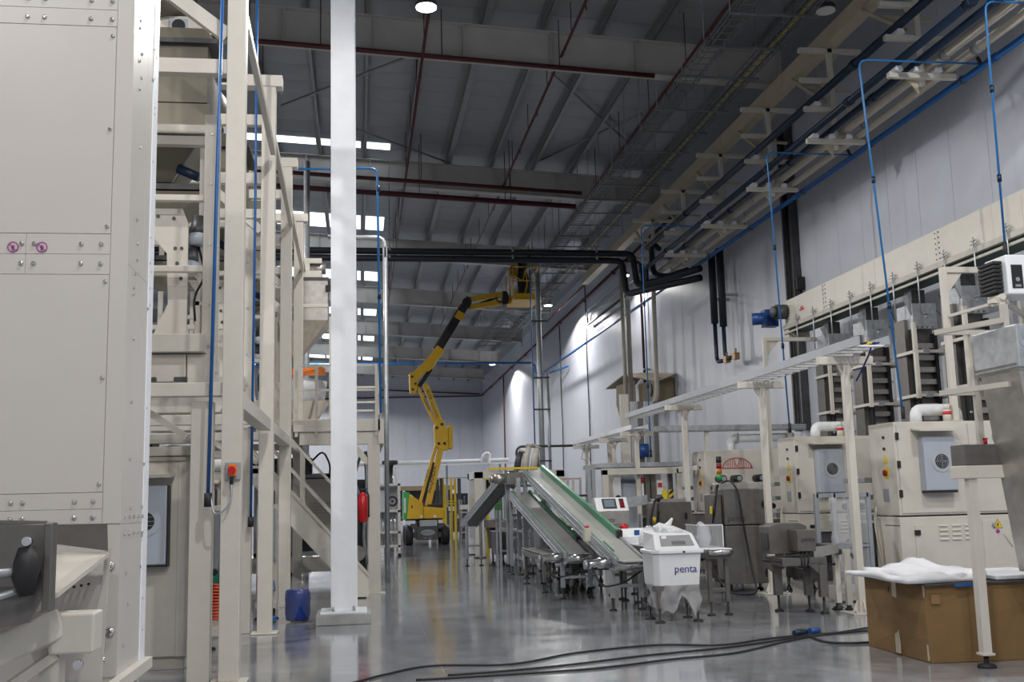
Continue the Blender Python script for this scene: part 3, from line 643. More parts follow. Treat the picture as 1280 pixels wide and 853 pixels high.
for n, Y in enumerate((19.7, 18.1, 16.45, 14.95)):
    t = Thing('bucket_elevator', (TXc, Y, 0), 'grey bucket elevator with ladder-like front, %s' % names[n], 'bucket elevator')
    x0, x1 = TXc-.16, TXc+.2
    t.box('casing', STEEL_D, x0-.02, x1+.02, Y+.14, Y+.5, .3, 4.35, bev=.006)
    t.part('side_plate', MB().box(x0-.1, x0-.025, Y+.16, Y+.5, .3, 4.3), STEEL_D)
    for x in (x0, x1):
        t.box('chain_rail', BLACK, x-.025, x+.025, Y, Y+.14, .35, 4.05, bev=0)
    me = MB().box(-.155, .155, -.02, .05, 0, .085).mesh('bucket')
    for k in range(17): piece('bucket', me, rungM, t.o, (.02, .06, .6+k*.2))
    pn_ = MB()
    for k in range(9): pn_.box(x0-.05, x0-.02, Y-.015, Y+.02, .6+k*.4, .63+k*.4); pn_.box(x1+.02, x1+.05, Y-.015, Y+.02, .6+k*.4, .63+k*.4)
    tag(t.part('chain_pins', pn_, GALV), kind='stuff')
    h = t.box('head_cover', GALV, x0-.04, x1+.04, Y-.02, Y+.5, 4.12, 4.55, bev=.008)
    t.part('t_handle', MB().box(TXc-.02, TXc+.1, Y-.06, Y-.03, 4.36, 4.39).box(TXc+.025, TXc+.055, Y-.06, Y-.02, 4.3, 4.37), CHROME, parent=h)
    bt = MB()
    for k in range(4): bt.cyl((x0+.03+k*.09, Y-.03, 4.15), (x0+.03+k*.09, Y-.02, 4.15), .014, 6)
    tag(t.part('bolts', bt, DARK, parent=h), kind='stuff')
    t.part('feed_chute', MB().prism([(x0-.17, 4.66), (x0-.04, 4.72), (x0-.04, 4.35)], 'y', Y-.02, Y+.03), GALV)
    t.part('chute_neck', MB().box(TXc-.12, TXc+.12, Y+.1, Y+.35, 4.55, 4.8), DARK)
    t.part('sensor_cable', MB().tube([(x1, Y, 4.5), (x1+.12, Y, 4.35), (x1+.2, Y, 4.5), (x1+.12, Y, 4.7)], .008, 5), BLACK)
    t.box('foot_frame', CREAM, x0-.1, x1+.1, Y-.1, Y+.6, 0, .3)
    # cream maintenance guard around the shaft
    for xx, yy, z1 in ((x0-.12, Y-.18, 4.2), (x1+.2, Y-.18, 4.35)):
        t.bar('guard_post', CREAM, (xx, yy, 2.95), (xx, yy, z1), .06)
    for z in (3.0, 3.72):
        t.bar('guard_rail', CREAM, (x0-.15, Y-.18, z), (x1+.23, Y-.18, z), .05)
        t.bar('guard_rail', CREAM, (x0-.12, Y-.2, z), (x0-.12, Y+.5, z), .05)
        t.bar('guard_rail', CREAM, (x1+.2, Y-.2, z), (x1+.2, Y+.5, z), .05)
        t.part('bolt_block', MB().box(x0+.0, x0+.1, Y-.23, Y-.18, z-.04, z+.04), GALV)
# gantry frames carrying the trough
def gantry(xa, xb, Y, zb, zt, label, w=.075, rd=False):
    t = Thing('conveyor_gantry', ((xa+xb)/2, Y, zb), label, 'support frame')
    t.box('post', CREAM, xa-w/2, xa+w/2, Y-w/2, Y+w/2, zb, zt)
    t.box('post', CREAM, xb-w/2, xb+w/2, Y-w/2, Y+w/2, zb, zt-.0)
    t.box('cross_beam', CREAM, xa+w/2, xb-w/2, Y-w/2, Y+w/2, zt-w, zt)
    t.part('corner_gusset', MB().prism([(xa+w/2, zt-w), (xa+.3, zt-w), (xa+w/2, zt-.4)], 'y', Y-.01, Y+.01), CREAM)
    for x in (xa, xb): t.box('base_plate', CREAM, x-.08, x+.08, Y-.08, Y+.08, zb, zb+.015)
    if rd: t.part('red_cap', MB().cyl((xb-w/2-.02, Y-.02, zt-.32), (xb-w/2, Y-.02, zt-.32), .03, 10), RED)
    return t
gantry(8.42, 9.62, 14.25, 2.435, 4.68, 'cream tube gantry standing on the nearest packing machine around a bucket elevator', .085, True)
gantry(8.13, 9.75, 20.55, 0, 4.6, 'cream tube gantry under the motor end of the trough conveyor')
# camera box on a bracket beside the gantry
t = Thing('camera_box', (8.7, 13.0, 4.0), 'pale metal box with a dark window and black bellows, fixed near the elevator gantry', 'machine housing')
t.box('housing', WHITE, 8.54, 9.1, 12.9, 13.4, 4.02, 4.56, bev=.02)
t.box('window', BLACK, 8.6, 8.76, 12.89, 12.9, 4.1, 4.42)
t.part('window_reflector', MB().cyl((8.68, 12.885, 4.22), (8.68, 12.89, 4.22), .03, 10).box(8.64, 8.72, 12.886, 12.89, 4.12, 4.15), ALU)
for k in range(8): t.box('bellows_fold', BLACK, 8.40-.0, 8.53, 12.98, 13.35, 4.06+k*.055, 4.06+k*.055+.045, bev=.01)
t.part('bracket_arm', MB().box(8.38, 8.62, 13.05, 13.15, 3.93, 3.98).box(8.46, 8.54, 13.0, 13.2, 3.9, 4.03).cyl((8.5, 12.97, 4.0), (8.5, 13.22, 4.0), .045, 12), CREAM)
t.part('mount_bar', MB().bar((8.6, 13.1, 3.95), (9.62, 14.2, 3.95), .06).bar((8.5, 13.3, 3.95), (8.44, 14.2, 3.95), .04), CREAM)

# ================================================================== near right: hopper table, carton
t = Thing('hopper_table', (5.7, 8.7, 0), 'cream leg table with steel tray, guard rails and a tall tapered steel hopper', 'hopper table')
t.bar('leg', CREAM, (5.19, 8.62, .12), (5.19, 8.62, 1.57), .075)
t.bar('leg', CREAM, (6.9, 8.62, .12), (6.9, 8.62, 1.57), .075); t.bar('leg', CREAM, (5.19, 9.75, .12), (5.19, 9.75, 1.57), .075) if False else None
for x in (5.19, 6.9):
    t.box('leg_plate', CREAM, x-.055, x+.055, 8.565, 8.675, .1, .12)
    t.part('foot', MB().tube([(x, 8.62, 0), (x, 8.62, .025), (x, 8.62, .035), (x, 8.62, .1)], [.08, .07, .022, .022], 14), BLACK)
t.box('frame', CREAM, 5.12, 6.95, 8.56, 8.82, 1.57, 1.68, bev=.006)
t.box('tray', STEEL_D, 5.13, 6.95, 8.58, 8.8, 1.685, 1.86, bev=.004)
t.part('hopper', MB().frustum((6.05, 8.35), 1.45, .6, 2.5, (6.08, 8.35), 1.42, .58, 2.44).frustum((6.08, 8.35), 1.42, .55, 2.46, (6.2, 8.35), 1.3, .5, .78), STEEL)
t.box('hopper_rim', GALV, 5.34, 6.8, 8.02, 8.66, 2.46, 2.82, bev=.01)
for x, s in ((5.4, .035), (5.5, .05)): t.part('rim_hook', MB().cyl((x, 8.015, 2.66), (x, 8.02, 2.66), s*.8, 10), ACG)
GR = CREAM_D
t.bar('guard_post', GR, (5.4, 8.76, 1.86), (5.4, 8.76, 2.86), .05)
t.bar('guard_post', GR, (5.38, 8.22, 2.82), (5.38, 8.22, 3.02), .05)
for z in (2.94, 2.4):
    t.bar('guard_rail', GR, (5.06, 8.76, z-.08), (5.72, 8.76, z-.08), .04)
    t.bar('guard_rail', GR, (5.06, 8.76, z-.08), (5.36, 8.2, z-.06), .045)
t.part('red_valve', MB().cyl((5.42, 8.72, 1.86), (5.42, 8.72, 1.92), .015, 8).box(5.4, 5.44, 8.71, 8.73, 1.91, 1.92), RED)
t.part('wrapped_nozzle', MB().tube([(5.5, 8.7, 1.92), (5.6, 8.7, 1.94), (5.75, 8.7, 1.92)], [.05, .08, .07], 10), FILMW)
# carton
t = Thing('cardboard_box', (5.6, 9.5, 0), 'large brown cardboard box with clear tape down one side, under the steel hopper table', 'box')
wob = lambda: random.uniform(-.012, .012)
bx = MB()
ring = []
for z, d in ((0, 0), (.2, .012), (.42, .02), (.66, .0)):
    ring.append([(4.87-d, 8.93, z), (5.5, 8.9-d, z), (6.3, 8.9, z), (6.3, 10.1, z), (4.87, 10.1, z), (4.86-d*1.6, 9.5, z)])
bx.loft(ring)
t.part('carton', bx, CARD, bev=.008)
t.part('tape', MB().box(4.842, 4.85, 9.42, 9.5, .02, .655), TAPE)
t.part('tape', MB().box(4.86, 4.868, 8.95, 8.975, .02, .655), TAPE)
t.part('print_mark', MB().box(4.852, 4.858, 9.55, 9.62, .5, .53).box(4.85, 4.858, 9.58, 9.6, .46, .6), INK)
t.part('print_mark', MB().box(4.9, 4.98, 8.91, 8.918, .5, .58), mat('faded_print', (.26, .15, .07), .8))
t.part('lid_board', MB().box(4.83, 6.35, 8.87, 10.15, .66, .675), DARK)
t.part('blue_label', MB().box(5.1, 5.28, 8.862, 8.868, .645, .67), BLUE)
# rumpled white foam sheets on the carton
def sheet(x0, x1, y0, y1, z, amp, seed, nx=16, ny=12):
    rnd = random.Random(seed); ph = [rnd.uniform(0, 6) for _ in range(6)]
    vs = []; 
    for lay in (0, 1):
        for j in range(ny+1):
            for i in range(nx+1):
                u = i/nx; v = j/ny
                h = amp*(.5+.5*math.sin(3.1*u+2.2*v+ph[0]))*(.6+.4*math.sin(7*v-3*u+ph[1])) + .35*amp*abs(math.sin(9*u+5*v+ph[2]))
                ex = .03*math.sin(6*v+ph[3]); ey = .03*math.sin(5*u+ph[4])
                vs.append((x0+(x1-x0)*u+ex, y0+(y1-y0)*v+ey, z+.02+h if lay else z))
    fs = []; N = (nx+1)*(ny+1)
    for j in range(ny):
        for i in range(nx):
            a = j*(nx+1)+i; fs += [(N+a, N+a+1, N+a+nx+2, N+a+nx+1), (a+nx+1, a+nx+2, a+1, a)]
    edge = [i for i in range(nx)]
    for i in range(nx): fs += [(i, i+1, N+i+1, N+i), (N+ny*(nx+1)+i, N+ny*(nx+1)+i+1, ny*(nx+1)+i+1, ny*(nx+1)+i)]
    for j in range(ny): a = j*(nx+1); fs += [(N+a, N+a+nx+1, a+nx+1, a), (a+nx, a+2*nx+1, N+a+2*nx+1, N+a+nx)]
    return MB().add(vs, fs, True)
tag(mk('foam_sheet', sheet(4.7, 5.4, 8.93, 10.15, .68, .05, 3), SHEET), 'rumpled white foam sheet lying over the edge of the cardboard box', 'packing sheet')
tag(mk('foam_sheet', sheet(4.85, 5.5, 9.0, 10.1, .70, .085, 11), SHEET), 'smaller folded white foam sheet on top of the rumpled one', 'packing sheet')
tag(mk('foam_sheet', MB().box(5.55, 6.25, 8.95, 9.8, .68, .72), SHEET, .01), 'flat white foam pad on the dark lid of the cardboard box', 'packing sheet')
tag(mk('paper_sheet', MB().box(5.95, 6.25, 8.9, 8.915, .722, .8), SHEET), 'small white card standing at the edge of the cardboard box lid', 'paper')
# ================================================================== inclined belt conveyors
def adj_foot(t, x, y, z1, M=STEEL_D, s=.05, r=.055):
    t.box('leg', M, x-s/2, x+s/2, y-s/2, y+s/2, .16, z1, bev=.003)
    t.part('foot', MB().tube([(x, y, 0), (x, y, .018), (x, y, .03), (x, y, .17)], [r, r*.9, .014, .014], 12), BLACK)
def incline(name, x0, x1, Ya, za, Yb, zb, beltM, label, guard, legs, rail_h=.13, motor=True, org=None):
    t = Thing(name, org or ((x0+x1)/2, (Ya+Yb)/2, 0), label, 'conveyor')
    d = Vector((0, Yb-Ya, zb-za)).normalized(); nrm = Vector((0, -d.z, d.y))
    P = lambda x, s, h: Vector((x, Ya, za)) + Vector((0, Yb-Ya, zb-za))*s + nrm*h
    def slab(xa, xb, h0, h1, s0=0, s1=1):
        m_ = MB(); vs = [P(x, s, h) for s in (s0, s1) for x, h in ((xa,h0),(xb,h0),(xb,h1),(xa,h1))]
        return m_.add(vs, [(3,2,1,0),(4,5,6,7),(0,1,5,4),(1,2,6,5),(2,3,7,6),(3,0,4,7)])
    t.part('belt', slab(x0+.02, x1-.02, -.02, 0), beltM)
    t.part('belt_return', slab(x0+.02, x1-.02, -rail_h-.01, -rail_h+.005), beltM)
    for xa, xb in ((x0-.02, x0+.012), (x1-.012, x1+.02)):
        r_ = t.part('side_channel', slab(xa, xb, -rail_h, .025), GALV)
        t.part('channel_lip', slab(xa-.008, xb+.008, -rail_h*.55, -rail_h*.45), CHROME, parent=r_)
        t.part('channel_lip', slab(xa-.008, xb+.008, -rail_h-.012, -rail_h), CHROME, parent=r_)
    t.part('green_edge', slab(x0+.012, x0+.028, 0, .03), GREEN)
    if guard: t.part('green_guard', slab(x1-.03, x1+.025, .0, guard, .18, 1.0), GREEN); t.part('guard_end', slab(x1-.04, x1+.035, -.01, guard+.012, .165, .18), BLACK)
    for s in (0, 1): t.part('end_roller', MB().cyl(P(x0, s, -.06), P(x1, s, -.06), .062, 16), CHROME)
    for k in range(1, 7): t.part('return_roller', MB().cyl(P(x0, k/7, -rail_h-.03), P(x1, k/7, -rail_h-.03), .025, 10), GALV)
    if motor:
        mt = t.part('motor', MB().tube([P(x0-.02, .03, -.08), P(x0-.2, .03, -.08), P(x0-.22, .03, -.08), P(x0-.36, .02, -.08)], [.07, .075, .055, .055], 14), CHROME)
        t.part('fan_cover', MB().cyl(P(x0-.36, .02, -.08), P(x0-.4, .02, -.08), .06, 14), ALU, parent=mt)
        t.part('motor_cable', MB().tube(bend([P(x0-.3, .02, -.1), P(x0-.2, .0, -.35), P(x0+.1, .0, -.3), P(x1, .01, -.15)], .1), .012, 6), BLACK)
    for s in legs:
        for x in (x0-.01, x1+.01):
            p = P(x, s, -rail_h); adj_foot(t, p.x, p.y, p.z, ALU, .06)
        z = P(0, s, 0).z*.45
        if z > .25: t.bar('leg_brace', ALU, (x0, P(0, s, 0).y, z), (x1, P(0, s, 0).y, z), .04)
    return t, P
t, P = incline('inclined_conveyor', 3.31, 3.68, 13.9, .66, 21.7, 2.06, BELT, 'inclined conveyor with pale belt and bright green side guard, descending beside the white bin', .1, (.03, .97, .99))
b = t.part('stop_box', MB().box(3.2, 3.29, 15.35, 15.48, .86, 1.05), DUCTC); t.part('stop_button', MB().cyl((3.245, 15.41, 1.05), (3.245, 15.41, 1.08), .03, 12), RED, parent=b)
t.part('outfeed_tray', MB().prism([(3.31, .655), (3.68, .655), (3.68, .67), (3.31, .67)], 'y', 13.55, 13.9), BELT)
t.part('side_hand_guard', MB().prism([(14.0, .66), (14.6, .77), (14.6, .88), (14.0, .77)], 'x', 3.3, 3.31), CLEAR)
t.part('guard_rim', MB().bar((3.3, 14.0, .78), (3.3, 14.6, .89), .014), GREEN)
incline('inclined_conveyor', 3.0, 3.4, 15.8, .66, 21.6, 1.62, BELTD, 'lower inclined conveyor with dark grey belt, parallel to the pale-belted one', .035, (.04, .98))
t, P = incline('inclined_conveyor', 2.98, 3.3, 25.0, .88, 22.4, 1.95, BELTD, 'steep dark conveyor falling away from the shared top towards the cream portal enclosure', 0, (.12,), motor=False, org=(3.15, 22.4, 0)); t.o.rotation_euler.z = .25
t = Thing('conveyor_trestle', (3.2, 21.9, 0), 'grey aluminium trestle holding up the shared top of the inclined conveyors', 'support frame')
for (x, y, z) in ((3.02, 22.15, 1.85), (3.12, 21.3, 1.9), (3.1, 20.4, 1.35), (3.72, 21.3, 1.9), (3.7, 22.15, 1.85)): adj_foot(t, x, y, z, ALU, .085, .07)
for z in (.45, 1.15, 1.75): t.bar('cross_rail', ALU, (3.02, 22.15, z), (3.7, 22.15, z), .05); t.bar('long_rail', ALU, (3.1, 20.4, z*.75), (3.1, 22.15, z*.75), .045)
t.part('drive_motor', MB().cyl((2.92, 21.8, 1.9), (2.7, 21.8, 1.9), .11, 14).cyl((2.7, 21.8, 1.9), (2.6, 21.8, 1.9), .08, 14), STEEL)
t.part('head_bracket', MB().box(2.95, 3.28, 21.7, 22.1, 1.78, 2.02), STEEL_D)
# low transfer conveyors under the inclines
def transfer(x0, x1, y0, y1, z, label, belt=WHITEP, motor=True):
    t = Thing('transfer_conveyor', ((x0+x1)/2, (y0+y1)/2, 0), label, 'conveyor')
    t.box('belt', belt, x0+.01, x1-.01, y0, y1, z-.03, z, bev=.012)
    t.box('frame', STEEL_D, x0, x1, y0+.06, y1-.06, z-.13, z-.035)
    for y in (y0+.02, y1-.02): t.part('end_roller', MB().cyl((x0, y, z-.045), (x1, y, z-.045), .04, 14), CHROME)
    for x in (x0+.05, x1-.05):
        for y in (y0+.15, y1-.15): adj_foot(t, x, y, z-.13)
    t.box('cross_rail', STEEL_D, x0+.05, x1-.05, y0+.13, y0+.17, .28, .33)
    t.box('cross_rail', STEEL_D, x0+.05, x1-.05, y1-.17, y1-.13, .28, .33)
    if motor: t.part('motor', MB().cyl((x0+.1, y0+.4, z-.22), (x0+.1, y0+.75, z-.22), .07, 12).cyl((x0+.1, y0+.75, z-.22), (x0+.1, y0+.85, z-.22), .05, 12), STEEL)
    return t
transfer(2.85, 3.25, 17.0, 19.2, .62, 'low steel transfer conveyor under the dark inclined conveyor', BELTD)
transfer(3.75, 4.2, 16.2, 17.95, .72, 'low transfer conveyor below the grey touchscreen console', BELTD)
transfer(3.82, 4.08, 13.8, 15.2, .82, 'white-belted transfer conveyor beside the white bin', WHITEP)
transfer(4.26, 4.58, 13.0, 14.9, .82, 'white-belted weigher conveyor in front of the tall steel detector', WHITEP)
transfer(3.3, 3.8, 24.0, 26.4, .8, 'far transfer conveyor in front of the cream portal enclosure', BELTD)
transfer(4.3, 4.8, 20.2, 22.6, .8, 'transfer conveyor behind the touchscreen console', BELTD)
# flat steel chutes linking the line
t = Thing('steel_chute', (4.9, 20.5, .9), 'long plain steel chute crossing behind the touchscreen console', 'chute')
t.part('chute', MB().prism([(4.0, 1.12), (5.5, 1.32), (5.5, 1.5), (4.0, 1.3)], 'y', 20.35, 20.4), GALV)
t.part('chute_floor', MB().prism([(4.0, 1.12), (5.5, 1.32), (5.5, 1.34), (4.0, 1.14)], 'y', 20.4, 20.8), GALV)
for x in (4.1, 5.4): adj_foot(t, x, 20.6, 1.14, ALU)
t = Thing('rail_guard', (3.8, 24, 0), 'slim dark guard rail reaching towards the cream portal frame', 'rail')
t.bar('rail', DARK, (3.6, 24.1, 1.52), (5.2, 24.1, 1.52), .05); adj_foot(t, 3.65, 24.1, 1.5, ALU); adj_foot(t, 5.1, 24.1, 1.5, ALU)

# ================================================================== weighers and detectors
def feet4(t, x0, x1, y0, y1, z, r=.06):
    for x in (x0, x1):
        for y in (y0, y1): t.part('foot', MB().tube([(x, y, 0), (x, y, .02), (x, y, .03), (x, y, z)], [r, r*.9, .016, .016], 12), BLACK)
# tall detector cabinet
t = Thing('detector_cabinet', (5.9, 16.2, 0), 'tall dark steel detector cabinet with signal tower and a hanging black cable', 'detector')
t.box('upper_body', STEEL_D, 5.5, 6.27, 15.9, 16.55, 1.02, 1.55, bev=.008)
t.box('lower_body', STEEL_D, 5.5, 6.27, 15.9, 16.55, .13, 1.0, bev=.008)
t.box('side_housing', STEEL_D, 5.38, 5.49, 16.0, 16.5, .2, 1.48, bev=.008)
t.box('roof_box', STEEL, 5.53, 6.25, 16.2, 16.52, 1.55, 1.65, bev=.006)
feet4(t, 5.58, 6.2, 16.0, 16.45, .14)
for z in (1.32, .3): t.part('handle', MB().box(6.1, 6.14, 15.87, 15.9, z-.05, z+.05).cyl((6.12, 15.86, z), (6.12, 15.9, z), .03, 10), BLACK)
t.part('side_handle', MB().box(5.35, 5.38, 16.02, 16.08, .35, .42), BLACK)
t.part('yellow_connector', MB().box(5.33, 5.38, 16.02, 16.1, 1.18, 1.3), YELS, bev=.01)
lettering(t, 'penta', .13, (5.68, 15.896, 1.07), INK)
tw = t.part('signal_tower', MB().cyl((5.6, 16.35, 1.65), (5.6, 16.35, 1.7), .035, 12), BLACK)
for k, (M_, h) in enumerate(((mat('green_lens', (.02, .3, .08), .3), .085), (mat('amber_lens', (.5, .15, .02), .3), .085), (mat('red_lens', (.2, .015, .012), .3), .085), (BLACK, .1))):
    z = 1.7+k*.09; t.part('tower_lens', MB().cyl((5.6, 16.35, z), (5.6, 16.35, z+h), .042, 16), M_, parent=tw)
t.part('power_cable', MB().tube(bend([(5.56, 16.3, 1.64), (5.64, 16.0, 1.7), (5.7, 15.84, 1.55), (5.76, 15.82, 1.0), (5.84, 15.8, .4), (5.8, 15.5, .03), (5.6, 15.3, .02), (5.36, 15.5, .04), (5.3, 15.8, .25), (5.34, 16.0, .35)], .25, 5), .016, 8), BLACK)
t.part('cable_bundle', MB().tube(bend([(5.55, 16.3, 1.62), (5.46, 16.1, 1.6), (5.36, 15.95, 1.35), (5.34, 15.95, 1.15)], .1), .024, 8), BLACK); t.part('cable_bundle', MB().tube(bend([(5.53, 16.25, 1.62), (5.42, 16.0, 1.52), (5.32, 15.95, 1.05)], .1), .016, 8), BLACK)
t.box('conveyor_bed', STEEL_D, 5.0, 5.38, 16.1, 16.4, .78, .85)
# second cabinet behind
t = Thing('detector_cabinet', (5.62, 19.3, 0), 'shorter dark steel detector cabinet with black cables, behind the white bin', 'detector')
t.box('upper_body', STEEL_D, 5.3, 5.95, 19.0, 19.6, .72, 1.36, bev=.008)
t.box('lower_body', STEEL_D, 5.3, 5.95, 19.0, 19.6, .14, .7, bev=.008)
t.box('roof_box', STEEL, 5.36, 5.92, 19.2, 19.6, 1.36, 1.42)
feet4(t, 5.38, 5.88, 19.1, 19.5, .15)
lettering(t, 'penta', .12, (5.5, 18.996, .84), INK)
t.part('handle', MB().box(5.82, 5.86, 18.97, 19.0, 1.05, 1.16), BLACK)
t.part('yellow_connector', MB().cyl((5.26, 19.0, 1.0), (5.26, 19.0, 1.1), .04, 10), YELS)
t.part('cable_bundle', MB().tube(bend([(5.5, 19.3, 1.44), (5.25, 18.95, 1.4), (5.15, 18.95, 1.0), (5.25, 18.95, .75), (5.32, 18.95, 1.2)], .12), .025, 8).tube(bend([(5.45, 19.3, 1.43), (5.3, 18.93, 1.3), (5.27, 18.95, .6)], .1), .02, 8), BLACK)
# touchscreen console
t = Thing('weigher_console', (4.25, 18.1, 0), 'steel weigher console with sloped white panel and touchscreen', 'control console')
t.box('body', STEEL, 3.98, 4.54, 18.02, 18.4, 1.02, 1.25, bev=.006)
t.part('sloped_panel', MB().prism([(18.02, 1.25), (18.4, 1.25), (18.4, 1.47), (18.2, 1.47)], 'x', 3.98, 4.54), WHITEP)
def on_slope(x0, x1, s0, s1, h):      # piece on the sloped face
    n_ = Vector((0, -.22, .18)).normalized(); a = Vector((0, 18.02, 1.25)); e = Vector((0, .18, .22))
    vs = []
    for hh in (0, h):
        for x, s in ((x0, s0), (x1, s0), (x1, s1), (x0, s1)): p = a+e*s+n_*hh; vs.append((x, p.y, p.z))
    return MB().add(vs, [(3,2,1,0),(4,5,6,7),(0,1,5,4),(1,2,6,5),(2,3,7,6),(3,0,4,7)])
b = t.part('touchscreen', on_slope(4.1, 4.34, .15, .88, .012), DARK); t.part('display', on_slope(4.13, 4.31, .25, .8, .014), SCREEN, parent=b)
b = t.part('button_strip', on_slope(4.4, 4.48, .18, .88, .008), mat('maroon_strip', (.1, .02, .02), .4))
for s in (.3, .5, .7): t.part('button', on_slope(4.42, 4.46, s, s+.1, .02), CHROME if s > .6 else RED, parent=b)
lettering(t, 'penta', .11, (4.16, 18.016, 1.06), INKR if False else mat('dark_red_ink', (.12, .02, .02), .5))
for x in (4.05, 4.47): adj_foot(t, x, 18.2, 1.02, STEEL, .06)
t.part('tie_bar', MB().box(4.05, 4.47, 18.18, 18.22, .5, .55), STEEL)
# small arch detector with box on its own stand
t = Thing('metal_detector', (5.4, 13.1, 0), 'low dark steel metal detector with angular box head, on a two-legged stand', 'detector')
t.part('arch', MB().prism([(5.12, .72), (5.62, .72), (5.62, 1.06), (5.52, 1.1), (5.22, 1.1), (5.12, 1.06)], 'y', 13.15, 13.5), STEEL_D, bev=.005)
t.part('aperture', MB().box(5.11, 5.12, 13.2, 13.45, .78, .98), DARK)
t.box('box_head', STEEL_D, 5.36, 5.6, 12.85, 13.14, .76, 1.02, bev=.006)
lettering(t, 'penta', .08, (5.5, 12.846, .88), INK)
t.box('belt', BELTD, 5.17, 5.94, 13.18, 13.45, .74, .765, bev=.008)
t.box('frame', STEEL_D, 5.17, 5.75, 12.9, 13.5, .58, .68)
t.part('side_plate', MB().prism([(5.62, .66), (5.95, .72), (5.95, .83), (5.62, .8)], 'y', 12.98, 13.0), STEEL)
for x, y in ((5.58, 13.12), (5.66, 12.86), (5.25, 13.3)):
    t.part('leg', MB().prism([(x-.05, .2), (x+.05, .2), (x+.05, .6), (x-.05, .6)], 'y', y-.04, y+.04), STEEL_D)
    t.part('leg_gusset', MB().prism([(x-.18, .6), (x+.05, .6), (x+.05, .48), (x-.05, .48)], 'y', y-.03, y+.03), STEEL_D)
    t.part('foot', MB().tube([(x, y, 0), (x, y, .02), (x, y, .035), (x, y, .21)], [.06, .055, .016, .016], 12), BLACK)
t.part('cable_bundle', MB().tube(bend([(5.42, 12.9, .76), (5.42, 12.9, .55), (5.55, 12.9, .6), (5.9, 13.0, .58)], .1), .014, 6).tube(bend([(5.47, 12.9, .76), (5.45, 12.9, .5), (5.2, 12.95, .64), (4.95, 13.0, .66)], .1), .014, 6).tube([(5.52, 12.9, .76), (5.5, 12.9, .55)], .014, 6), BLACK)
# stub stand with cream legs
t = Thing('outfeed_stand', (6.05, 13.1, 0), 'pair of short cream legs with black feet carrying a dark outfeed rail', 'stand')
for y in (12.94, 13.25):
    t.box('leg', CREAM, 5.99, 6.06, y-.035, y+.035, .08, .76); t.part('foot', MB().tube([(6.02, y, 0), (6.02, y, .03), (6.02, y, .05), (6.02, y, .09)], [.085, .06, .03, .03], 12), BLACK)
t.part('rail', MB().bar((6.03, 13.1, .72), (5.98, 13.9, .8), .08, .06).bar((6.1, 12.95, .7), (6.4, 13.4, .55), .03), DARK)
t.part('gearmotor', MB().cyl((5.98, 13.5, .66), (6.12, 13.5, .66), .07, 12).box(6.0, 6.12, 13.4, 13.6, .55, .66), BLACK)
# wrapped clear guard frame
t = Thing('guard_frame', (6.6, 14.1, 0), 'grey aluminium guard frame with clear panels wrapped in stretch film', 'guard')
for x in (6.36, 6.86):
    for y in (13.95, 14.5): t.box('post', ALU, x-.03, x+.03, y-.03, y+.03, 0 if x > 6.5 else .05, 1.46)
for y in (13.95, 14.5): t.bar('rail', ALU, (6.36, y, 1.43), (6.86, y, 1.43), .06); t.bar('rail', ALU, (6.36, y, .75), (6.86, y, .75), .04)
t.box('clear_panel', CLEAR, 6.39, 6.83, 13.94, 13.95, .78, 1.4, bev=0)
t.box('clear_panel', CLEAR, 6.39, 6.83, 13.94, 13.95, .12, .72, bev=0)
t.part('film_wrap', MB().tube([(6.36, 13.95, .5+.09*k) for k in range(11)], [.05+.012*math.sin(k*2.1) for k in range(11)], 9), FILM)
t.box('bottom_box', CREAM_D, 6.42, 6.82, 14.0, 14.45, .02, .2)
# white reject bin wrapped below in film
t = Thing('reject_bin', (3.75, 12.75, 0), 'white plastic reject bin with windowed lid and blue lettering, on a film-wrapped stand', 'bin')
t.part('body', MB().loft([[(3.52, 12.6, .42), (4.0, 12.6, .42), (4.0, 13.1, .42), (3.46, 13.1, .42), (3.46, 12.66, .42)], [(3.5, 12.55, .8), (4.02, 12.55, .8), (4.02, 13.1, .8), (3.44, 13.1, .8), (3.44, 12.62, .8)]]), WHITEP, bev=.012)
t.part('rim', MB().prism([(3.42, 12.6), (3.5, 12.52), (4.05, 12.52), (4.05, 13.12), (3.42, 13.12)], 'z', .8, .845), WHITEP, bev=.012)
lid = t.part('lid', MB().loft([[(3.46, 12.55, .845), (4.02, 12.55, .845), (4.02, 13.1, .845), (3.46, 13.1, .845)], [(3.5, 12.74, 1.03), (3.98, 12.74, 1.03), (4.0, 13.1, 1.06), (3.47, 13.1, 1.06)]]), WHITEP, bev=.012)
def lid_pt(u, v): a = Vector((3.46, 12.55, .845)); b = Vector((4.02, 12.55, .845)); c = Vector((3.98, 12.74, 1.03)); d = Vector((3.5, 12.74, 1.03)); return (a*(1-u)+b*u)*(1-v)+(d*(1-u)+c*u)*v
n_ = Vector((0, -.185, .19)).normalized()
def lid_panel(u0, u1, v0, v1, h):
    q = [lid_pt(u0, v0), lid_pt(u1, v0), lid_pt(u1, v1), lid_pt(u0, v1)]
    return MB().add([p+n_*.001 for p in q]+[p+n_*h for p in q], [(3,2,1,0),(4,5,6,7),(0,1,5,4),(1,2,6,5),(2,3,7,6),(3,0,4,7)])
t.part('lid_window', lid_panel(.14, .9, .22, .86, .008), mat('grey_window', (.3, .3, .31), .15, var=.1), parent=lid)
t.part('window_sticker', lid_panel(.18, .3, .66, .82, .011), WHITEP, parent=lid); t.part('window_shadow', lid_panel(.4, .72, .28, .5, .01), mat('painted_shadow_grey', (.16, .16, .17), .2), parent=lid)  # darker patch paints a shadow onto the lid window
t.part('latch', MB().cyl((3.8, 12.52, .82), (3.8, 12.505, .82), .014, 10), DARK)
lettering(t, 'penta', .125, (3.83, 12.572, .58), INKB)
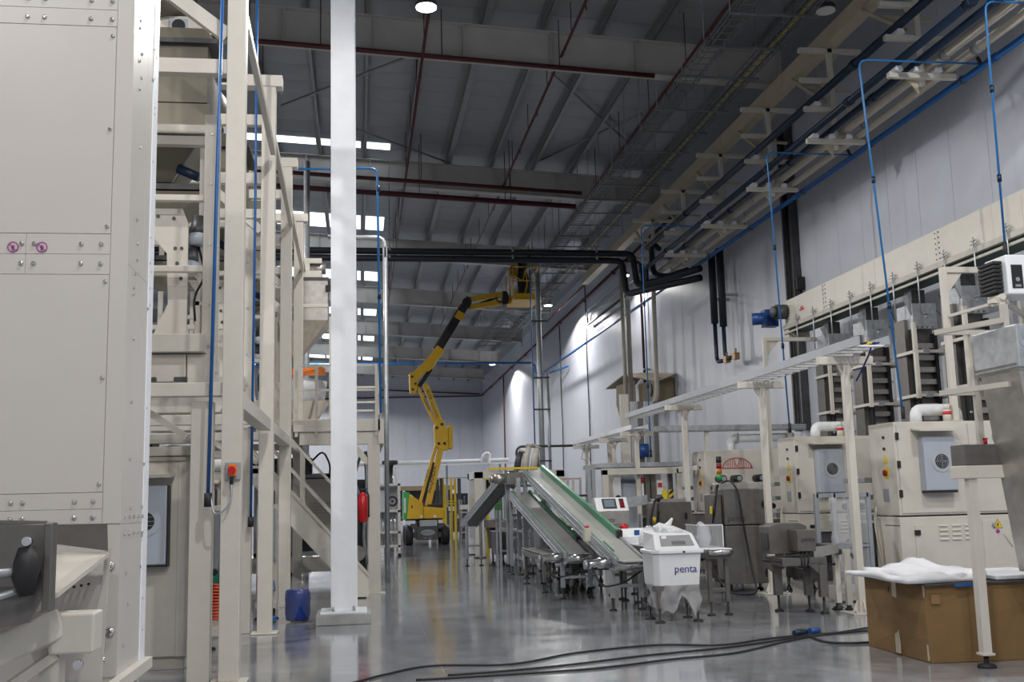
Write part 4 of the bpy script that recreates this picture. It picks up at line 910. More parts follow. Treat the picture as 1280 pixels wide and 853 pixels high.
for x in (3.5, 3.97):
    for y in (12.62, 13.05): adj_foot(t, x, y, .42, STEEL_D, .05, .065)
t.box('stand_frame', STEEL_D, 3.46, 4.0, 12.6, 13.08, .36, .415)
def film_skirt(cx, cy, rx, ry, z0, z1, seed, n=40, rows=7):
    rnd = random.Random(seed); ph = [rnd.uniform(0, 6.28) for _ in range(5)]; m_ = MB(); rings = []
    for j in range(rows+1):
        v = j/rows; r_ = []
        for k in range(n):
            a = 2*math.pi*k/n; c, s = math.cos(a), math.sin(a); e = 4
            q = (abs(c)**e+abs(s)**e)**(-1/e)
            w_ = 1+.1*math.sin(5*a+ph[0]+2*v)+.06*math.sin(11*a+ph[1]-3*v)+.05*math.sin(7*v+ph[2]+3*a)
            low = z0 + .16*max(0, math.sin(3*a+ph[3])) + .05*math.sin(8*a)
            r_.append((cx+c*q*rx*w_*(1-.12*v), cy+s*q*ry*w_*(1-.12*v), z1+(low-z1)*v))
        rings.append(r_)
    return m_.loft(rings, cap=False, smooth=True)
t.part('film_skirt', film_skirt(3.74, 12.83, .28, .3, .1, .44, 5), FILM)
t.part('plastic_bag', MB().tube([(3.62, 12.95, 1.05), (3.66, 12.93, 1.09), (3.72, 12.92, 1.1), (3.75, 12.9, 1.15), (3.79, 12.9, 1.21)], [.09, .08, .05, .03, .012], 9).tube([(3.66, 12.9, 1.06), (3.78, 12.86, 1.07), (3.9, 12.85, 1.05)], [.06, .05, .02], 8), mat('white_bag', (.75, .76, .78), .35, var=.1, vscale=20, bump=.7, bscale=25))
# second white bin and film-covered parts behind
t = Thing('reject_bin', (3.95, 15.4, 0), 'smaller white bin with a blue square label and red knob, behind the pale inclined conveyor', 'bin')
t.part('body', MB().frustum((4.0, 15.5), .5, .4, .55, (4.0, 15.5), .52, .42, .9), WHITEP, bev=.01)
t.part('lid', MB().frustum((4.0, 15.5), .54, .44, .9, (3.99, 15.55), .46, .3, 1.02), WHITEP, bev=.01)
t.part('label', MB().box(3.92, 4.0, 15.305, 15.312, .92, 1.0), BLUE)
t.part('red_knob', MB().tube([(3.82, 15.5, 1.0), (3.82, 15.5, 1.05), (3.82, 15.5, 1.09)], [.05, .07, .04], 12), RED)
for x in (3.78, 4.16):
    for y in (15.4, 15.62): adj_foot(t, x, y, .55)
def film_dome(name, cx, cy, sx, sy, z0, z1, label, M=FILMB):
    n = 20; rings = []
    for j in range(8):
        v = j/7; k_ = math.sqrt(max(0.02, 1-v**2.6)); r_ = []
        for i in range(n):
            a = 2*math.pi*i/n; q = (abs(math.cos(a))**3+abs(math.sin(a))**3)**(-1/3)*(1+.06*math.sin(5*a+v*4))
            r_.append((cx+sx/2*k_*q*math.cos(a), cy+sy/2*k_*q*math.sin(a), z0+(z1-z0)*v))
        rings.append(r_)
    return tag(mk(name, MB().loft(rings, smooth=True), M), label, 'packing film')
film_dome('bubble_wrap', 3.95, 14.6, .24, .5, .82, 1.08, 'crumpled clear film bundle on the white-belted conveyor beside the bin')
t = Thing('clear_hood', (4.4, 13.6, .82), 'clear plastic hood wrapped in film on the weigher conveyor', 'guard')
t.part('hood', MB().box(4.26, 4.56, 13.3, 13.9, .822, 1.1), CLEAR); t.part('hood_edge', MB().bar((4.26, 13.3, 1.1), (4.56, 13.3, 1.1), .012).bar((4.26, 13.3, 1.1), (4.26, 13.9, 1.1), .012).bar((4.56, 13.3, .83), (4.56, 13.3, 1.1), .012), WHITEP)
t.part('film_bundle', MB().tube([(4.33, 13.4, .83), (4.34, 13.4, .93), (4.35, 13.45, 1.05), (4.32, 13.5, 1.13)], [.07, .1, .08, .03], 10), FILMB)
t.part('inner_plate', MB().box(4.36, 4.52, 13.6, 13.64, .83, 1.03), STEEL_D)
# ================================================================== yellow boom lift
LY = 37.0
t = Thing('boom_lift', (2.25, LY, 0), 'yellow articulated boom lift with raised folded arms and basket near the roof', 'boom lift')
def plate(poly, y0, y1, M, name, bev=.01, parent=None): return t.part(name, MB().prism(poly, 'y', y0, y1), M, bev=bev, parent=parent)
for x in (1.64, 2.88):
    for y in (LY+.15, LY+1.85):
        w_ = t.part('wheel', MB().tube([(x-.13, y, .33), (x-.12, y, .33), (x+.12, y, .33), (x+.13, y, .33)], [.27, .33, .33, .27], 24), BLACK)
        t.part('wheel_hub', MB().cyl((x-.14, y, .33), (x+.14, y, .33), .13, 14), DARK, parent=w_)
t.box('chassis', DARK, 1.9, 2.62, LY-.1, LY+2.2, .18, .62, bev=.02)
t.box('axle', DARK, 1.75, 2.77, LY+.05, LY+.25, .25, .42)
t.box('chassis_cover', ALU, 2.0, 2.6, LY-.12, LY+.4, .62, .84, bev=.02)
t.box('side_guard', DARK, 1.7, 1.92, LY-.05, LY+.3, .55, .72); t.box('side_guard', DARK, 2.62, 2.84, LY-.05, LY+.3, .55, .72)
el = t.part('badge', MB().prism([(2.27+.24*math.cos(a*math.pi/12), .42+.1*math.sin(a*math.pi/12)) for a in range(24)], 'y', LY-.125, LY-.1), mat('badge_grey', (.3, .33, .36), .4))
lettering(t, 'HAULOTTE', .075, (2.27, LY-.128, .395), INK, parent=el)
lettering(t, 'HA 15 IP', .08, (2.27, LY-.103, .21), ALU)
t.part('slew_ring', MB().cyl((2.3, LY+.9, .62), (2.3, LY+.9, .9), .4, 20), DARK)
plate([(1.55, .88), (2.12, .88), (2.12, 1.42), (1.62, 1.76), (1.52, 1.76)], LY-.1, LY+1.9, YEL, 'counterweight_cover', .03)
plate([(1.46, .86), (1.56, .86), (1.66, 1.78), (1.46, 1.82)], LY-.12, LY+1.2, GREENL, 'green_panel', .02)
t.part('panel_grille', MB().box(1.475, 1.53, LY-.13, LY-.118, 1.1, 1.6), WHITEP)
t.part('cover_latch', MB().box(1.72, 1.76, LY-.115, LY-.1, 1.25, 1.35), BLACK)
plate([(2.12, .88), (2.86, .88), (2.86, 1.22), (2.12, 1.3)], LY-.05, LY+1.9, YEL, 'engine_cover', .04)
for z in (1.0, 1.08, 1.16): t.part('cover_rib', MB().box(2.16, 2.82, LY-.065, LY-.05, z, z+.02), YEL)
t.part('warning_plate', MB().box(2.02, 2.1, LY-.112, LY-.1, .92, 1.0).box(2.48, 2.56, LY-.062, LY-.05, .92, 1.0), WHITEP)
t.box('turret_well', BLACK, 2.3, 2.8, LY+.3, LY+1.4, 1.2, 1.36)
def arm(name, p, q, w, h, M, Y, parent=None):
    a = Vector((p[0], Y, p[1])); b = Vector((q[0], Y, q[1])); return t.part(name, MB().bar(a, b, w, h, up=(1, 0, .3)), M, bev=.012, parent=parent)
# lower parallelogram
a1 = arm('lower_arm', (2.32, 1.3), (2.82, 3.4), .3, .2, YEL, LY+.55)
arm('lower_link', (2.06, 1.45), (2.63, 3.4), .2, .1, YEL, LY+.55)
arm('lift_cylinder', (2.2, 1.7), (2.55, 2.8), .12, .12, BLACK, LY+.55)
arm('cylinder_rod', (2.5, 2.65), (2.72, 3.35), .07, .07, CHROME, LY+.55)
lettering(t, 'ALQUILER', .21, (2.52, LY+.38, 2.2), INK, right=(.23, 0, .97), up=(-.97, 0, .23), parent=a1)
lettering(t, 'ALQUILER', .1, (2.31, LY+.44, 2.35), INK, right=(.28, 0, .96), up=(-.96, 0, .28), parent=a1)
plate([(2.6, 3.35), (2.85, 3.2), (3.06, 3.22), (3.06, 3.9), (2.92, 4.2), (2.68, 4.35), (2.55, 4.0)], LY+.38, LY+.72, YEL, 'elbow_link', .02)
t.part('elbow_pad', MB().box(3.06, 3.22, LY+.4, LY+.75, 3.25, 4.1), YEL, bev=.05)
for x, z in ((2.72, 3.45), (2.92, 3.45), (2.66, 4.0), (2.84, 4.12)): t.part('pin', MB().cyl((x, LY+.34, z), (x, LY+.38, z), .05, 12), BLACK)
a2 = arm('upper_arm', (2.82, 4.1), (2.28, 5.55), .3, .2, YEL, LY+.55)
arm('upper_link', (2.62, 4.15), (2.02, 5.45), .2, .11, YEL, LY+.55)
lettering(t, 'ALTA', .16, (2.36, LY+.38, 5.15), INK, right=(.35, 0, -.94), up=(.94, 0, .35), parent=a2)
lettering(t, 'ALQUILER', .13, (2.55, LY+.38, 4.62), mat('faded_ink', (.32, .2, .03), .5), right=(.35, 0, -.94), up=(.94, 0, .35), parent=a2)
lettering(t, 'ALQUILER', .1, (2.3, LY+.44, 4.8), INK, right=(.42, 0, -.91), up=(.91, 0, .42), parent=a2)
plate([(1.74, 5.22), (1.96, 5.22), (2.02, 5.55), (2.0, 5.75), (1.82, 5.98), (1.72, 5.9)], LY+.36, LY+.74, YEL, 'head_link', .02)
for x, z in ((1.84, 5.35), (1.82, 5.8), (1.93, 5.55)): t.part('pin', MB().cyl((x, LY+.33, z), (x, LY+.36, z), .04, 12), BLACK)
# main boom
m1 = arm('boom_base', (1.84, 5.72), (2.62, 6.5), .34, .3, YEL, LY+.55)
plate([(2.2, 5.95), (2.42, 6.0), (2.68, 6.25), (2.62, 6.45), (2.3, 6.3)], LY+.36, LY+.74, YEL, 'boom_saddle', .02)
arm('boom_cylinder', (2.05, 5.45), (2.5, 6.1), .12, .14, BLACK, LY+.55)
arm('boom_sleeve', (2.58, 6.45), (2.85, 6.82), .36, .32, YEL, LY+.55)
arm('telescopic_boom', (2.75, 6.75), (3.78, 8.42), .3, .27, BLACK, LY+.55)
arm('cable_chain', (2.62, 6.8), (3.62, 8.4), .12, .1, DARK, LY+.5)
arm('boom_band', (3.47, 7.85), (3.62, 8.1), .33, .3, YEL, LY+.55)
t.part('boom_tip', MB().cyl((3.8, LY+.36, 8.46), (3.8, LY+.74, 8.46), .17, 16), BLACK)
t.part('tip_plate', MB().prism([(3.7, 8.3), (3.9, 8.25), (3.95, 8.62), (3.78, 8.7)], 'y', LY+.4, LY+.7), DARK)
arm('jib_arm', (3.85, 8.58), (5.14, 8.78), .18, .13, YEL, LY+.55); arm('jib_arm', (3.85, 8.3), (5.14, 8.5), .18, .14, YEL, LY+.55)
arm('jib_cylinder', (3.95, 8.32), (5.05, 8.72), .08, .07, BLACK, LY+.55)
plate([(5.08, 8.38), (5.28, 8.4), (5.32, 8.6), (5.26, 8.85), (5.1, 8.88)], LY+.36, LY+.74, BLACK, 'jib_head', .02)
t.part('hose_loop', MB().tube(bend([(4.85, LY+.5, 8.72), (4.9, LY+.45, 8.5), (5.05, LY+.45, 8.45), (5.15, LY+.45, 8.6)], .1), .02, 6), BLACK)
# basket
bx0, bx1, by0, by1, bz = 5.38, 6.32, LY-.25, LY+1.35, 8.52
bf = t.box('basket_floor', YEL, bx0, bx1, by0, by1, bz-.08, bz, bev=.02)
t.box('basket_mount', YEL, 5.26, 5.4, LY+.4, LY+.7, 8.4, 8.75)
for z, r in ((bz+1.1, .022), (bz+.6, .018)):
    t.part('basket_rail', MB().tube(bend([(bx0, by0, z), (bx1, by0, z), (bx1, by1, z), (bx0, by1, z), (bx0, by0, z), (bx0+.1, by0, z)], .1), r, 8), YEL)
for x in (bx0, bx1):
    for y in (by0, (by0+by1)/2, by1): t.part('basket_post', MB().tube([(x, y, bz), (x, y, bz+1.1)], .02, 8), YEL)
t.part('toe_board', MB().box(bx0, bx1, by0-.01, by0+.01, bz, bz+.15).box(bx1-.01, bx1+.01, by0, by1, bz, bz+.15), YEL)
t.part('control_console', MB().prism([(5.28, 9.35), (5.55, 9.28), (5.6, 9.5), (5.45, 9.72), (5.28, 9.65)], 'y', LY-.2, LY+.25), mat('ochre_cover', (.3, .17, .02), .5), bev=.04)
t.part('basket_hose', MB().tube(bend([(5.45, LY-.2, 9.3), (5.75, LY-.2, 9.1), (5.85, LY-.2, 9.6), (5.9, LY-.2, 9.0), (5.8, LY-.2, 8.6)], .15), .018, 6), YEL)
# worker in the basket, leaning over
def person(loc):
    verts = {'pelvis': (0, 0, .92), 'belly': (.0, -.02, 1.1), 'chest': (-.01, -.05, 1.3), 'collar': (-.02, -.06, 1.42), 'neck': (-.02, -.08, 1.48),
      'hipL': (-.1, 0, .88), 'kneeL': (-.13, -.05, .48), 'ankL': (-.13, .02, .1), 'toeL': (-.14, -.15, .05),
      'hipR': (.1, 0, .88), 'kneeR': (.13, -.06, .48), 'ankR': (.14, .02, .1), 'toeR': (.16, -.15, .05),
      'shL': (-.2, -.05, 1.39), 'elL': (-.31, -.15, 1.16), 'wrL': (-.2, -.36, 1.08), 'shR': (.17, -.05, 1.39), 'elR': (.27, -.12, 1.62), 'wrR': (.16, -.18, 1.86)}
    ed = [('pelvis','belly'),('belly','chest'),('chest','collar'),('collar','neck'),('pelvis','hipL'),('hipL','kneeL'),('kneeL','ankL'),('ankL','toeL'),('pelvis','hipR'),('hipR','kneeR'),('kneeR','ankR'),('ankR','toeR'),('collar','shL'),('shL','elL'),('elL','wrL'),('collar','shR'),('shR','elR'),('elR','wrR')]
    rad = dict(pelvis=(.17,.13), belly=(.16,.12), chest=(.18,.13), collar=(.12,.09), neck=(.06,.06), hipL=(.1,.1), hipR=(.1,.1), kneeL=(.07,.07), kneeR=(.07,.07), ankL=(.05,.05), ankR=(.05,.05), toeL=(.045,.035), toeR=(.045,.035), shL=(.075,.075), shR=(.075,.075), elL=(.052,.052), elR=(.052,.052), wrL=(.038,.038), wrR=(.038,.038))
    ks = list(verts); me = bpy.data.meshes.new('body'); me.from_pydata([verts[k] for k in ks], [(ks.index(a), ks.index(b)) for a, b in ed], [])
    root = bpy.data.objects.new('person', None); COL.objects.link(root); root.location = loc; root.rotation_euler.z = .7
    tag(root, 'person in dark work clothes standing in the lift basket, one arm raised', 'person')
    o = bpy.data.objects.new('body', me); COL.objects.link(o); o.parent = root; me.materials.append(CLOTH)
    o.modifiers.new('skin', 'SKIN')
    for v, k in zip(me.skin_vertices[0].data, ks): v.radius = rad[k]; v.use_root = (k == 'pelvis')
    s = o.modifiers.new('sub', 'SUBSURF'); s.levels = 1; s.render_levels = 2
    def sub(nm, mb, M):
        m2 = mb.mesh(nm); m2.materials.append(M); q = bpy.data.objects.new(nm, m2); COL.objects.link(q); q.parent = root; return q
    hp = [(0, 0, -.12), (0, 0, -.09), (0, -.005, -.03), (0, 0, .03), (0, .01, .08), (0, .015, .11)]
    c = Vector((-.02, -.1, 1.6))
    sub('head', MB().tube([c+Vector(p) for p in hp], [.04, .06, .078, .08, .065, .02], 14).tube([c+Vector((0,-.075,.0)), c+Vector((0,-.1,-.02)), c+Vector((0,-.085,-.035))], [.008,.016,.01], 6)
        .cyl(c+Vector((-.083,0,-.01)), c+Vector((-.07,0,-.01)), .022, 8).cyl(c+Vector((.07,0,-.01)), c+Vector((.083,0,-.01)), .022, 8), SKIN)
    sub('face_features', MB().cyl(c+Vector((-.03,-.082,.01)), c+Vector((-.03,-.07,.01)), .01, 8).cyl(c+Vector((.03,-.082,.01)), c+Vector((.03,-.07,.01)), .01, 8).box(c.x-.025, c.x+.025, c.y-.078, c.y-.06, c.z-.058, c.z-.05), INK)
    sub('hard_hat', MB().tube([c+Vector((0,-.01,.03)), c+Vector((0,-.01,.035)), c+Vector((0,0,.05)), c+Vector((0,0,.1)), c+Vector((0,0,.135))], [.12,.12,.1,.085,.03], 16), BLACK)
    for sgn, wkey, d in ((-1, 'wrL', Vector((.02,-.09,-.02))), (1, 'wrR', Vector((-.02,-.03,.1)))):
        w0 = Vector(verts[wkey]); d = d.normalized(); sd = Vector((1,0,0))
        hm = MB().tube([w0, w0+d*.04, w0+d*.09], [.032, .045, .04], 10)
        for k, L_ in enumerate((.065, .08, .085, .07)):
            b0 = w0+d*.08+sd*(-.03+.02*k); hm.tube([b0, b0+d*L_*.5, b0+d*L_*.75+Vector((0,-.02,0)), b0+d*L_*.85+Vector((0,-.035,0))], [.01,.0095,.009,.006], 6)
        b0 = w0+d*.04+sd*(-.035*sgn); hm.tube([b0, b0+d*.03+sd*(-.03*sgn), b0+d*.06+sd*(-.035*sgn)], [.012,.011,.008], 6)
        sub('hand', hm, SKIN)
    return root
person((5.78, LY+.15, bz-.01))
tag(mk('tarpaulin_roll', MB().tube([(5.92, LY+.75, bz), (5.95, LY+.75, bz+.35), (5.9, LY+.75, bz+.85), (5.85, LY+.7, bz+1.3)], [.2, .24, .22, .14], 12), CLOTH), 'dark rolled bundle standing upright in the lift basket', 'bundle')
# ================================================================== near left: panelled elevator casing
t = Thing('elevator_casing', (-1.9, 6.3, 0), 'big cream panelled machine casing with bolt heads and two round prohibition stickers', 'machine casing')
X0, X1, Y0, Y1 = -3.3, -1.262, 6.0, 6.72
t.box('core', PANEL, X0, X1-.008, Y0+.008, Y1, .62, 5.4)
def fp(name, x0, x1, z0, z1, d=.006, bev=.002): return t.box(name, PANEL, x0, x1, Y0+.008-d, Y0+.008, z0, z1, bev=.001)
fp('frame_strip', -1.355, X1, 1.42, 5.4, .008)                       # corner stile
fp('door_panel', -3.3, -1.359, 3.0, 4.204, .007); fp('head_strip', -3.3, -1.357, 4.208, 4.306); fp('head_strip', -3.3, -1.357, 4.308, 5.4)
fp('mid_strip', -1.797, -1.357, 2.884, 2.997); fp('mid_strip', -3.3, -1.799, 2.884, 2.997); fp('mid_strip', -1.797, -1.357, 2.771, 2.882); fp('mid_strip', -3.3, -1.799, 2.771, 2.882)
fp('door_panel', -3.3, -1.359, 1.587, 2.768, .007)
fp('foot_strip', -3.3, -1.357, 1.499, 1.584); fp('foot_strip', -3.3, -1.357, 1.42, 1.497)
fp('lower_panel', -1.52, X1, .63, 1.415, .004)
def sp(y0, y1, z0, z1, d=.006): return t.box('side_plate', PANEL, X1-.008, X1-.008+d, y0, y1, z0, z1, bev=.001)
sp(Y0+.01, 6.424, 1.415, 2.834); sp(6.426, Y1, 1.415, 2.834); sp(Y0+.01, 6.424, 2.836, 4.304); sp(6.426, Y1, 2.836, 4.304); sp(Y0+.01, Y1, 4.306, 5.4); sp(Y0+.01, Y1, .63, 1.412)
t.box('corner_angle', WHITE, X1-.012, X1+.004, Y1-.14, Y1+.004, .63, 5.4, bev=.004)
t.part('bottom_flange', MB().bar((X1+.02, 5.4, .6), (X1+.02, 6.75, .6), .05, .06), CREAM)
for x in (-3.2, -1.33):
    for y in (6.06, 6.66): t.box('leg', CREAM, x-.05, x+.05, y-.05, y+.05, 0, .62)
# bolt heads
bh = MB().tube([(0, 0, 0), (0, -.006, 0), (0, -.009, 0)], [.013, .012, .006], 10).mesh('bolt_head'); bh.materials.append(CHROME)
def bolt(x, y, z, side=False, s=1):
    o = bpy.data.objects.new('bolt_head', bh); COL.objects.link(o); o.parent = t.o; o.location = Vector((x, y, z))-t.org; o.scale = (s, s, s)
    if side: o.rotation_euler.z = math.pi/2
F_ = Y0
for z in (4.25, 4.36):
    for x in (-1.84, -1.75, -1.5, -1.385): bolt(x, F_, z)
for z in (2.94, 2.83):
    for x in (-1.82, -1.755, -1.51, -1.405): bolt(x, F_, z)
for z in (1.54, 1.455):
    for x in (-1.82, -1.76, -1.5, -1.405): bolt(x, F_, z)
for z in (4.15, 3.6, 3.04, 2.73, 2.2, 1.63): bolt(-1.378, F_, z, s=.9)
rnd = random.Random(4)
for z in (4.35, 4.28, 4.16, 4.1, 3.98, 3.9, 3.6, 3.15, 2.98, 2.9, 2.82, 2.74, 2.68, 2.45, 2.1, 1.75, 1.52, 1.35, 1.15, .95, .78):
    for y in (6.2, 6.6): bolt(X1-.001, y+rnd.uniform(-.05, .05), z+rnd.uniform(-.03, .03), True, .8)
for y in (6.1, 6.22, 6.34, 6.46, 6.58): bolt(X1-.001, y, 1.45, True, .9); bolt(X1-.001, y, 1.36, True, .9)
for x, z in ((-1.36, 1.02), (-1.34, .98), (-1.36, .9), (-1.35, .8), (-1.33, .72)): bolt(x, F_+.002, z)
for x, z in ((-1.31, 1.2), (-1.3, .86)): bolt(x, F_-.0, z, s=1.9)
# prohibition stickers
for x in (-1.865, -1.715):
    n = 20; o_ = MB()
    for k in range(n):
        a, b = 2*math.pi*k/n, 2*math.pi*(k+1)/n; q = []
        for r_ in (.024, .03):
            q += [(x+r_*math.cos(a), Y0-.002, 2.92+r_*math.sin(a)), (x+r_*math.cos(b), Y0-.002, 2.92+r_*math.sin(b))]
        o_.add(q, [(0, 1, 3, 2)])
    o_.bar((x-.018, Y0-.002, 2.938), (x+.018, Y0-.002, 2.902), .006, .002)
    st = t.part('prohibition_sticker', o_, PINK)
    t.part('sticker_symbol', MB().cyl((x, Y0-.001, 2.922), (x, Y0-.003, 2.922), .009, 10).box(x-.006, x+.006, Y0-.003, Y0-.001, 2.902, 2.918), PINK, parent=st)
# discharge chute and support arm in front of the casing
t = Thing('discharge_chute', (-1.5, 5.0, 0), 'dark steel discharge chute with black clamp and cream support arm, against the panelled casing', 'chute')
t.part('near_side', MB().prism([(-1.9, 1.46), (-1.24, 1.44), (-1.235, 1.2), (-1.3, 1.06), (-1.9, .96)], 'y', 4.58, 4.6), STEEL_D)
t.part('lip', MB().box(-1.25, -1.215, 4.55, 4.62, 1.1, 1.45), STEEL_D, bev=.006)
t.part('far_side', MB().prism([(-1.9, 1.43), (-1.262, 1.425), (-1.255, 1.29), (-1.5, 1.33), (-1.9, 1.33)], 'y', 5.68, 5.7), STEEL_D)
t.part('cross_plate', MB().prism([(4.6, 1.452), (5.7, 1.43), (5.7, 1.445), (4.6, 1.468)], 'x', -1.95, -1.55), STEEL_D)
t.part('slide_plate', MB().add([(-1.9, 4.7, 1.02), (-1.24, 4.75, 1.16), (-1.255, 5.72, 1.28), (-1.9, 5.72, 1.3), (-1.9, 4.7, 1.0), (-1.24, 4.75, 1.14), (-1.255, 5.72, 1.26), (-1.9, 5.72, 1.28)], [(0,1,2,3), (7,6,5,4), (0,4,5,1), (1,5,6,2), (2,6,7,3), (3,7,4,0)]), CREAM)
t.part('cheek_plate', MB().prism([(-1.55, .6), (-1.29, .6), (-1.26, 1.3), (-1.285, 1.3), (-1.3, 1.12), (-1.55, 1.06)], 'y', 5.78, 5.8), PANEL)
for k in range(5): t.part('bolt_head', MB().cyl((-1.5+.035*k, 5.775, 1.1+.006*k), (-1.5+.035*k, 5.765, 1.1+.006*k), .007, 8), BLACK)
c = t.part('clamp', MB().tube([(-1.3, 4.5, 1.36), (-1.29, 4.5, 1.3), (-1.3, 4.5, 1.24), (-1.29, 4.5, 1.17)], [.03, .055, .05, .03], 12), BLACK)
t.part('clamp_rod', MB().cyl((-1.7, 4.5, 1.26), (-1.32, 4.5, 1.26), .018, 8), GALV, parent=c); t.part('clamp_rod', MB().cyl((-1.7, 4.52, 1.08), (-1.29, 4.52, 1.2), .014, 8), GALV, parent=c)
t.part('clamp_bolt', MB().cyl((-1.29, 4.46, 1.38), (-1.29, 4.5, 1.38), .018, 10), CHROME, parent=c)
t.part('support_arm', MB().bar((-2.0, 4.55, .72), (-1.3, 5.0, 1.02), .12, .13), CREAM, bev=.012)
t.part('arm_head', MB().box(-1.325, -1.14, 4.95, 5.12, .885, 1.055), CREAM, bev=.01)
t.part('arm_strut', MB().bar((-1.9, 4.6, .45), (-1.31, 5.0, .88), .04), CREAM)
t.part('arm_leg', MB().box(-1.37, -1.29, 5.0, 5.1, 0, .9), CREAM)
for x, z in ((-1.33, 1.05), (-1.2, .84)): t.part('arm_bolt', MB().cyl((x, 4.94, z), (x, 4.97, z), .02, 10), CHROME)

# ================================================================== hopper line frames
def module(Y0, label, first=False, zt=6.72, base=True):
    t = Thing('hopper_tower', (-1.9, Y0+.9, 0), label, 'steel frame')
    def B(name, x0, x1, y0, y1, z0, z1, M=CREAM): return t.box(name, M, x0, x1, y0, y1, z0, z1, bev=.006)
    B('post', -1.2, -1.03, Y0-.08, Y0+.08, .02, 7.2 if first else zt)
    B('base_plate', -1.27, -.96, Y0-.13, Y0+.13, 0, .02)
    B('stub_post', -1.48, -1.29, Y0+.05, Y0+.2, 0, 2.42)
    B('stub_post', -3.3, -3.12, Y0, Y0+.18, 0, 2.42)
    B('floor_beam', -3.3, -1.2, Y0-.03, Y0+.1, 2.46, 2.58)
    B('upper_beam', -3.3, -1.2, Y0-.06, Y0+.06, 5.44, 5.58)
    if first: t.bar('diagonal_brace', CREAM, (-1.85, Y0, 6.32), (-1.2, Y0, 5.82), .1, .13)
    else:
        B('top_arm', -1.75, -.95, Y0-.09, Y0+.09, zt-.02, zt+.13); B('bracket_arm', -1.9, -1.2, Y0-.05, Y0+.05, 6.2, 6.34); B('bracket_arm', -1.75, -1.2, Y0-.05, Y0+.05, 5.0, 5.12)
        t.bar('diagonal_brace', CREAM, (-1.75, Y0, 5.35), (-1.2, Y0, 4.85), .07, .1)
    # long beams to the next frame
    B('long_beam', -1.19, -1.04, Y0+.08, Y0+3.22, 2.36, 2.5)
    t.bar('long_rail', CREAM, (-1.06, Y0+.1, 6.05), (-1.04, Y0+3.2, 5.78), .06, .09)
    if not base: return t
    # machine base on the deck
    B('deck_beam', -3.2, -1.44, Y0+.5, Y0+.75, 2.93, 3.1, CREAM_D)
    B('deck_panel', -3.2, -1.62, Y0+.6, Y0+1.6, 2.66, 2.92); B('deck_block', -1.61, -1.36, Y0+.6, Y0+1.0, 2.62, 2.92)
    for x in (-2.0, -1.72): t.box('clamp_block', DARK, x, x+.12, Y0+.55, Y0+.6, 2.66, 2.7)
    B('channel_post', -1.49, -1.35, Y0+.65, Y0+.78, 2.75, 5.3)
    for z in (3.0, 3.4, 4.0, 4.6, 5.1): t.part('bolt_head', MB().cyl((-1.42, Y0+.64, z), (-1.42, Y0+.65, z), .015, 8), GALV)
    for z in (4.42, 3.72): B('tie_bar', -3.1, -1.49, Y0+.62, Y0+.7, z, z+.06)
    t.part('web_bracket', MB().prism([(-1.99, 3.1), (-1.62, 3.1), (-1.66, 3.25), (-1.66, 4.25), (-1.72, 4.4), (-2.2, 4.4), (-2.1, 4.25), (-1.86, 3.95), (-1.84, 3.45)], 'y', Y0+.85, Y0+.88), CREAM)
    for x, z in ((-1.95, 4.32), (-1.8, 4.3), (-1.78, 4.0), (-1.72, 4.0), (-1.76, 3.85), (-1.72, 3.7)): t.part('bolt_head', MB().cyl((x, Y0+.84, z), (x, Y0+.85, z), .018, 8), DARK)
    # two vibrating feeder motors
    for x, z in ((-1.58, 4.2), (-1.66, 3.92)):
        mo = t.part('feeder_motor', MB().tube([(x, Y0+1.0, z+.15), (x, Y0+.98, z+.02), (x, Y0+.96, z-.05)], [.07, .085, .085], 14), DARK)
        t.part('motor_cap', MB().tube([(x, Y0+.96, z-.05), (x, Y0+.95, z-.1), (x, Y0+.95, z-.15)], [.1, .1, .08], 14), ACG, parent=mo)
    t.part('motor_cable', MB().tube(bend([(-1.58, Y0+.98, 4.05), (-1.5, Y0+.98, 3.75), (-1.62, Y0+.98, 3.55), (-1.6, Y0+.98, 3.3)], .15), .012, 6), BLACK)
    for x in (-1.6, -1.5): B('small_post', x-.025, x+.025, Y0+1.1, Y0+1.15, 3.1, 3.65)
    t.bar('small_rail', CREAM, (-1.62, Y0+1.12, 3.8), (-1.4, Y0+1.12, 3.5), .05); t.bar('small_rail', CREAM, (-1.62, Y0+1.12, 3.5), (-1.4, Y0+1.12, 3.5), .04)
    t.bar('knee_brace', CREAM, (-2.05, Y0+.3, 2.46), (-1.55, Y0+.3, 2.12), .06)
    for z in (2.1, 1.98): B('under_beam', -3.2, -1.56, Y0+.9, Y0+1.0, z, z+.09, CREAM_D)
    return t
module(9.72, 'cream steel frame next to the panelled casing, holding the nearest hopper', first=True)
module(13.2, 'cream steel frame with T-shaped top arm, nearest the white column base')
module(16.5, 'cream steel frame with T-shaped top arm in front of the platform stairs')
module(19.8, 'cream steel frame with T-shaped top arm standing beyond the platform stairs', base=False)
